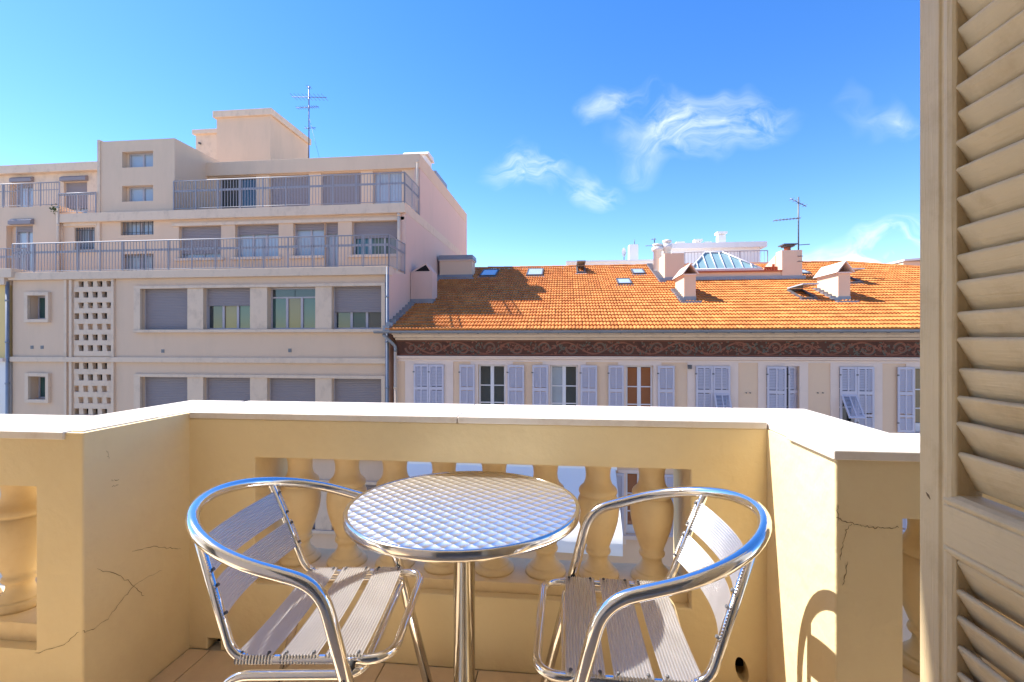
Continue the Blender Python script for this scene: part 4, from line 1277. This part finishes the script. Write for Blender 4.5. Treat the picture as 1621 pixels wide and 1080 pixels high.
# ---- chimneys
def chimney(px0, px1, pyb, pyt, depth, cap, m='house_panel', flash=True):
    """front face px0..px1, foot pyb, shoulder pyt"""
    a = roof(px0, pyb); b = roof(px1, pyb); y = a.y
    xa, xb = a.x, XY(px1, y)
    zt = atY((px0 + px1) / 2, pyt, y).z
    zb = roofz(y) - .3
    c = part('chimney', MB().box(xa, xb, y, y + depth, zb, zt), m, th)
    if flash:
        part('flashing', MB().box(xa - .012, xb + .012, y - .012, y + depth, zb, roofz(y) + .16), 'zinc', c)
        stp = MB(); n = max(2, int(depth / .22))
        for k in range(n):
            yy = y - .1 + (depth + .1) * k / n
            stp.box(xa - .17, xa - .013, yy, yy + (depth + .1) / n - .012, roofz(yy) - .02, roofz(yy) + .145)
        stp.box(xa - .17, xb + .12, y - .28, y - .013, roofz(y - .28) - .02, roofz(y - .28) + .10)
        part('lead_step', stp, 'zinc', c)
    part('shoulder', MB().box(xa - .04, xb + .04, y - .04, y + depth + .04, zt, zt + .05), 'house_trim', c)
    xm = (xa + xb) / 2; w = (xb - xa) / 2
    if cap == 'tent':
        h = .36
        t = MB()
        t.add([(xm, y - .10, zt + .05 + h), (xa - .10, y - .10, zt + .03), (xm, y + depth + .1, zt + .05 + h), (xa - .10, y + depth + .1, zt + .03), (xb + .10, y - .10, zt + .03), (xb + .10, y + depth + .1, zt + .03),
               (xm, y - .10, zt + .01 + h), (xa - .06, y - .10, zt + .02), (xm, y + depth + .1, zt + .01 + h), (xa - .06, y + depth + .1, zt + .02), (xb + .06, y - .10, zt + .02), (xb + .06, y + depth + .1, zt + .02)],
              [(0, 1, 3, 2), (0, 2, 5, 4), (6, 8, 9, 7), (6, 10, 11, 8), (0, 6, 7, 1), (0, 4, 10, 6), (2, 3, 9, 8), (2, 8, 11, 5)])
        part('cap', t, 'house_trim', c)
    elif cap == 'slab':
        part('cap', MB().prism([(xa - .06, zt + .05), (xb + .06, zt + .05), (xb + .04, zt + .24), (xa - .02, zt + .24)], 'y', y - .06, y + depth + .06), 'zinc', c)
    return c, xa, xb, y, zt
chimney(1083, 1101.5, 477, 436, 1.35, 'tent')
chimney(1327, 1346, 477, 433, 1.35, 'tent')
chimney(696, 747, 441, 413, .75, 'slab')
# chimney against the pink wall
xa = XE + .02; ych = 17.15; xb = XY(684, ych)
zt_ = atY(670, 430, ych).z
cc = part('chimney', MB().box(xa, xb, ych, ych + .7, roofz(ych) - .3, zt_), 'pink_render', th)
part('flashing', MB().box(xa - .001, xb + .05, ych - .05, ych + .75, roofz(ych) - .3, roofz(ych) + .18), 'zinc', cc)
part('cap', MB().prism([(xa, zt_), (xb, zt_), (xb - .25, zt_ + .32)], 'y', ych + .05, ych + .65), 'pink_render', cc)
part('vent', MB().prism([(xa + .14, zt_ + .02), (xb - .09, zt_ + .02), (xb - .25, zt_ + .25)], 'y', ych + .044, ych + .0499), 'dark_void', cc)
# stepped lead along the pink wall
n = 26
ls = MB()
for k in range(n):
    yy = RY - .05 + (22.4 - RY) * k / n
    ls.box(XE + .005, XE + .22, yy, yy + (22.4 - RY) / n - .01, roofz(yy) + .0, roofz(yy) + .15)
part('lead_step', ls, 'zinc', th)

# ---- roof well with its glazed lantern
wy = 19.8
xl0, xl1 = roof(1053, 447).x, XY(1083, wy)
xr0, xr1 = XY(1238, wy), XY(1270, wy)
zpar = atY(1150, 431, wy).z
zbl = atY(1068, 401, wy).z
zbr = atY(1254, 396, wy).z
wl = part('roof_well', MB().box(xl1 - .2, xr0 + .2, wy + .04, wy + .24, roofz(wy) - .2, zpar), 'house_panel', th)
part('flashing', MB().box(xl0 - .02, xr1 + .12, wy - .03, wy + .035, roofz(wy) - .1, roofz(wy) + .17), 'zinc', wl)
part('coping', MB().box(xl1 + .01, xr0 - .01, wy - .05, wy + .30, zpar, zpar + .05), 'terracotta', wl)
part('side_wall', MB().box(xl0, xl1, wy, wy + .55, roofz(wy) - .2, zbl).box(xl0, xl0 + .3, wy + .551, wy + 2.9, roofz(wy), zbl - .003), 'house_panel', wl)
part('side_wall', MB().box(xr0, xr1, wy, wy + .55, roofz(wy) - .2, zbr).prism([(wy + .551, roofz(wy)), (wy + 2.8, roofz(wy)), (wy + 2.8, zbr - .75), (wy + .551, zbr - .1)], 'x', xr0 - .02, xr0 + .28), 'house_panel', wl)
stp = MB()
for k in range(13):
    yy = wy - .2 + 3.1 * k / 13
    stp.box(xl0 - .24, xl0 - .002, yy, yy + .23, roofz(yy) - .02, roofz(yy) + .15)
part('lead_step', stp, 'zinc', wl)
part('back_wall', MB().box(xl0, xr1, wy + 2.7, wy + 2.9, roofz(wy), roofz(ridgeY) + .05), 'house_panel', wl)
# pots on the blocks
pot = part('chimney_pot', MB().lathe([(.12, 0), (.12, .16)], (xr0 + .30, wy + .25, zbr), 14), 'terracotta', wl)
part('pot_cap', MB().box(xr0 + .06, xr0 + .58, wy - .02, wy + .52, zbr + .22, zbr + .26).box(xr0 + .14, xr0 + .5, wy + .06, wy + .44, zbr + .16, zbr + .20), 'zinc_dark', wl)
for px, r_, h_ in ((1041, .22, .62), (1056, .20, .78)):
    yq = wy + 1.4
    xq = XY(px, yq)
    c = part('vent_cowl', MB().lathe([(r_ * .8, -.6), (r_ * .8, h_ * .45), (r_ * 1.1, h_ * .5), (r_ * 1.1, h_ * .72), (r_ * .5, h_ * .8), (r_ * .95, h_ * .84), (r_ * .95, h_ * .95), (r_ * .3, h_)], (xq, yq, zbl + .05), 16), 'white_render', wl)
for k in range(6):
    xq = XY(1214 + 4.3 * k, wy + .3)
    part('clay_pot', MB().lathe([(.045, 0), (.05, .26 + .1 * (k == 3)), (.055, .27 + .1 * (k == 3))], (xq, wy + .45, zpar - .02), 10), 'terracotta', wl)
part('clay_pot_shelf', MB().box(XY(1211, wy + .3), XY(1238, wy + .3), wy + .3, wy + .6, zpar - .2, zpar - .021), 'terracotta', wl)
part('rungs', MB().bar((xr0 + .55, wy - .05, zbr - .25), (xr0 + .75, wy - .05, zbr - .25), .012).bar((xr0 + .55, wy - .05, zbr - .45), (xr0 + .75, wy - .05, zbr - .45), .012), 'zinc_dark', wl)
# lantern: hipped glazing
ly0, ly1, lyr = wy + .45, wy + 2.3, wy + 1.35
lz0 = atY(1150, 427, ly0).z
lzr = atY(1130, 400.5, lyr).z
lx0, lx1 = XY(1092, ly0), XY(1206, ly0)
rx0, rx1 = XY(1116, lyr), XY(1143, lyr)
lan = part('roof_lantern', MB().box(lx0 - .05, lx1 + .05, ly0 - .05, ly1 + .05, roofz(wy) , lz0), 'house_trim', th)
A_, B_, C_, D_ = Vector((lx0, ly0, lz0)), Vector((lx1, ly0, lz0)), Vector((rx1, lyr, lzr)), Vector((rx0, lyr, lzr))
A2, B2 = Vector((lx0, ly1, lz0)), Vector((lx1, ly1, lz0))
def pane3(name, pts, m):
    part(name, MB().add([tuple(p) for p in pts], [tuple(range(len(pts)))]), m, lan)
# front slope cut into strips with parallel glazing bars
nb_ = 8
def hip_z(x):
    """top of the front slope above x"""
    if x < rx0: t = (x - lx0) / (rx0 - lx0)
    elif x > rx1: t = (lx1 - x) / (lx1 - rx1)
    else: t = 1
    return max(0.0, min(1.0, t))
xs_ = [lx0 + (lx1 - lx0) * k / nb_ for k in range(nb_ + 1)]
for k in range(nb_):
    cuts = sorted([xs_[k], xs_[k + 1]] + [q for q in (rx0, rx1) if xs_[k] < q < xs_[k + 1]])
    lo = [(xq, ly0, lz0) for xq in cuts]
    hi = [(xq, ly0 + (lyr - ly0) * hip_z(xq), lz0 + (lzr - lz0) * hip_z(xq)) for xq in cuts][::-1]
    pts = lo + [h_ for h_ in hi]
    ded = []
    for p in pts:
        if not ded or (Vector(p) - Vector(ded[-1])).length > 1e-4: ded.append(p)
    if (Vector(ded[0]) - Vector(ded[-1])).length < 1e-4: ded.pop()
    pane3('pane', ded, 'lantern_glass')
for xq in xs_[1:-1]:
    t = hip_z(xq)
    part('glazing_bar', MB().bar((xq, ly0 - .015, lz0 + .03), (xq, ly0 - .015 + (lyr - ly0) * t, lz0 + .03 + (lzr - lz0) * t), .022, 6), 'window_white', lan)
pane3('pane', [A_, D_, A2], 'lantern_glass'); pane3('pane', [B_, B2, C_], 'lantern_glass'); pane3('pane', [A2, D_, C_, B2], 'lantern_glass')
for p, q in ((A_, D_), (D_, C_), (C_, B_), (A_, B_)):
    part('glazing_bar', MB().bar(p + Vector((0, -.01, .03)), q + Vector((0, -.01, .03)), .03, 6), 'window_white', lan)

# ================================================================== AERIALS
def aerial(label, px, py_base, py_top, Y, arms, group):
    p0 = atY(px, py_base, Y); zt = atY(px, py_top, Y).z
    t = thing('television_aerial', label, 'aerial', tuple(p0), 0, group)
    part('mast', MB().tube([(p0.x, Y, p0.z - .3), (p0.x, Y, zt)], .028, 8), 'antenna_metal', t)
    for (py, dx0, dx1, dy, n, el, slope) in arms:
        z = atY(px, py, Y).z
        bm_ = part('boom', MB().bar((p0.x + dx0, Y + dy, z - slope * dx0), (p0.x + dx1, Y - dy, z - slope * dx1), .016, 6), 'antenna_metal', t)
        for k in range(n):
            u = (k + .5) / n
            xx = p0.x + dx0 + (dx1 - dx0) * u
            part('element', MB().bar((xx, Y + dy * (1 - 2 * u) - el, z - slope * (xx - p0.x) + .0), (xx, Y + dy * (1 - 2 * u) + el, z - slope * (xx - p0.x)), .009, 5), 'antenna_metal', bm_)
    return t
t = aerial('tall television aerial with three cross booms beside the lift house', 489, 250, 137, 23.4, [(154, -.98, 1.0, .1, 9, .35, .12), (170, -.68, .52, .0, 10, .18, .0), (203, -.24, .36, 0, 2, .25, .0), (138, -.1, .1, 0, 2, .2, 0)], None)
p0 = atY(489, 185, 23.4)
part('guy_wire', MB().bar(p0, (p0.x + 1.1, 23.4, Z_T3), .006, 4).bar(p0, (p0.x - .5, 24.2, Z_T3 + 1.5), .006, 4), 'antenna_metal', t)
aerial('slim television aerial standing behind the chimney block beside the roof lantern', 1264, 397, 312, 20.2, [(346, -.92, .05, .05, 8, .2, -.05), (321, -.25, .22, .15, 5, .2, .9), (388, -.02, .42, 0, 1, .05, -.05)], None)

# ================================================================== FAR BUILDINGS
YF_ = 34.0
wb = thing('white_building', 'white flat-roofed building with rooftop vents rising behind the tiled roof', 'building', (XY(1140, YF_), YF_ + 4, GZ))
zt = atY(1140, 385, YF_).z
part('wall', MB().box(XY(1063, YF_), XY(1203, YF_), YF_, YF_ + 9, GZ, zt - .35), 'white_render', wb)
part('roof_slab', MB().box(XY(1063, YF_) - .1, XY(1211.5, YF_), YF_ - .3, YF_ + 9.3, zt - .35, zt), 'white_render', wb)
def vent(px0, px1, py):
    x0, x1 = XY(px0, YF_ + 1), XY(px1, YF_ + 1); z = atY(px0, py, YF_ + 1).z
    v = part('roof_vent', MB().box(x0, x1, YF_ + 1, YF_ + 1 + (x1 - x0), zt, z - .25), 'white_render', wb)
    part('cap', MB().box(x0 - .08, x1 + .08, YF_ + .9, YF_ + 1.1 + (x1 - x0), z - .14, z).box(x0 + .1, x1 - .1, YF_ + 1.1, YF_ + .9 + (x1 - x0), z - .25, z - .14), 'white_render', v)
vent(1137, 1149, 367); vent(1101, 1110, 379); vent(1072, 1082, 383); vent(1117, 1124, 383)
railing(wb, [(XY(1084, 25), 25.0), (XY(1215, 25), 25.0)], 1.0, bar_sp=.16, post_sp=1.4, thick_mid=0, z=atY(1150, 430, 25).z)
part('roof_terrace', MB().box(XY(1030, 25), XY(1240, 25), 24.9, YF_ - .01, GZ, atY(1150, 430, 25).z), 'white_render', wb)
lw = thing('low_white_building', 'low white roof wall with a square white shaft seen over the tile ridge', 'building', (XY(965, 38), 42, GZ))
z_ = atY(965, 415, 38).z
part('wall', MB().box(XY(898, 38), XY(1050, 38), 38, 46, GZ, z_), 'white_render', lw)
part('coping', MB().box(XY(898, 38) - .1, XY(1050, 38), 37.85, 46.1, z_, z_ + .12), 'white_render', lw)
x0, x1 = XY(996.5, 39), XY(1010.5, 39)
part('shaft', MB().box(x0, x1, 39, 39.9, z_, atY(1003, 387, 39).z), 'white_render', lw)
part('pipe', MB().bar(((x0 + x1) / 2 + .1, 39.4, atY(1003, 387, 39).z), ((x0 + x1) / 2 + .1, 39.4, atY(1003, 378, 39).z), .03, 6), 'antenna_metal', lw)
# satellite dish
pd = atY(988, 405, 39)
ds = thing('satellite_dish', 'small white satellite dish beside the square white shaft', 'dish', (pd.x, 39, z_))
dish = MB(); n = 16; vs = [(pd.x, 39.0, pd.z + .25)]
for r_ in (.5, 1):
    for k in range(n):
        a = 2 * math.pi * k / n
        vs.append((pd.x + .16 * r_ * math.cos(a) - .03 * r_ * r_, 39 - .10 * r_ * r_, pd.z + .25 + .36 * r_ * math.sin(a)))
dish.add(vs, [(0, 1 + k, 1 + (k + 1) % n) for k in range(n)] + [(1 + k, 1 + n + k, 1 + n + (k + 1) % n, 1 + (k + 1) % n) for k in range(n)], True)
part('bowl', dish, 'white_render', ds)
part('bracket', MB().bar((pd.x, 39.05, z_), (pd.x, 39.05, pd.z + .25), .04, 6).bar((pd.x, 39, pd.z), (pd.x + .1, 38.6, pd.z + .2), .02, 5), 'antenna_metal', ds)
aerial('small faraway aerial beside the white vent cowls', 1036, 400, 377, 30, [(389, -.55, .1, 0, 3, .2, 0), (379, -.2, .1, 0, 2, .2, 0)], None)
cb = thing('cream_building', 'cream coloured roof box showing beyond the hip of the tiled roof', 'building', (XY(1470, 34), 38, GZ))
z_ = atY(1450, 409, 34).z
part('wall', MB().box(XY(1430, 34), XY(1560, 34), 34, 42, GZ, z_ - .2), 'house_panel', cb)
part('roof', MB().prism([(XY(1428, 34), z_ - .2), (XY(1562, 34), z_ + .1), (XY(1562, 34), z_ + .3), (XY(1428, 34), z_ - .08)], 'y', 33.8, 42.2), 'white_render', cb)

# ================================================================== AWNING below, seen between the balusters
aw = thing('window_awning', 'white canvas awning on the peach facade, seen through the balusters', 'awning', (XY(820, YH_), YH_, -2.6))
x0, x1 = XY(632, YH_), XY(985, YH_ - 2.0)
canv = MB(); n = 24; vs = []
for i in range(n + 1):
    u = i / n; xx = x0 + (x1 - x0) * u
    sag = .05 * math.sin(u * math.pi * 6) ** 2
    vs += [(xx, YH_ - .14, -2.55), (xx, YH_ - .8, -3.0 - sag * .5), (xx, YH_ - 2.1, -3.85 - sag), (xx, YH_ - 2.12, -4.30 - .12 * u)]
canv.add(vs, [(4 * i + k, 4 * i + 4 + k, 4 * i + 5 + k, 4 * i + 1 + k) for i in range(n) for k in range(3)], True)
cv = part('canopy', canv, 'white_canvas', aw)
part('side_flap', MB().add([(x1 + .002, YH_ - .14, -2.55), (x1 + .002, YH_ - 2.1, -3.85), (x1 + .002, YH_ - 2.12, -4.42), (x1 + .2, YH_ - .14, -5.0)], [(0, 1, 2, 3)]), 'white_canvas', aw)
part('cassette', MB().box(x0 - .05, x1 + .05, YH_ - .26, YH_ - .126, -2.66, -2.46), 'white_canvas', aw)
part('arm', MB().bar((x0 + .2, YH_ - .14, -4.2), (x0 + .2, YH_ - 2.05, -3.92), .025).bar((x1 - .2, YH_ - .14, -4.2), (x1 - .2, YH_ - 2.05, -3.92), .025), 'zinc', aw)
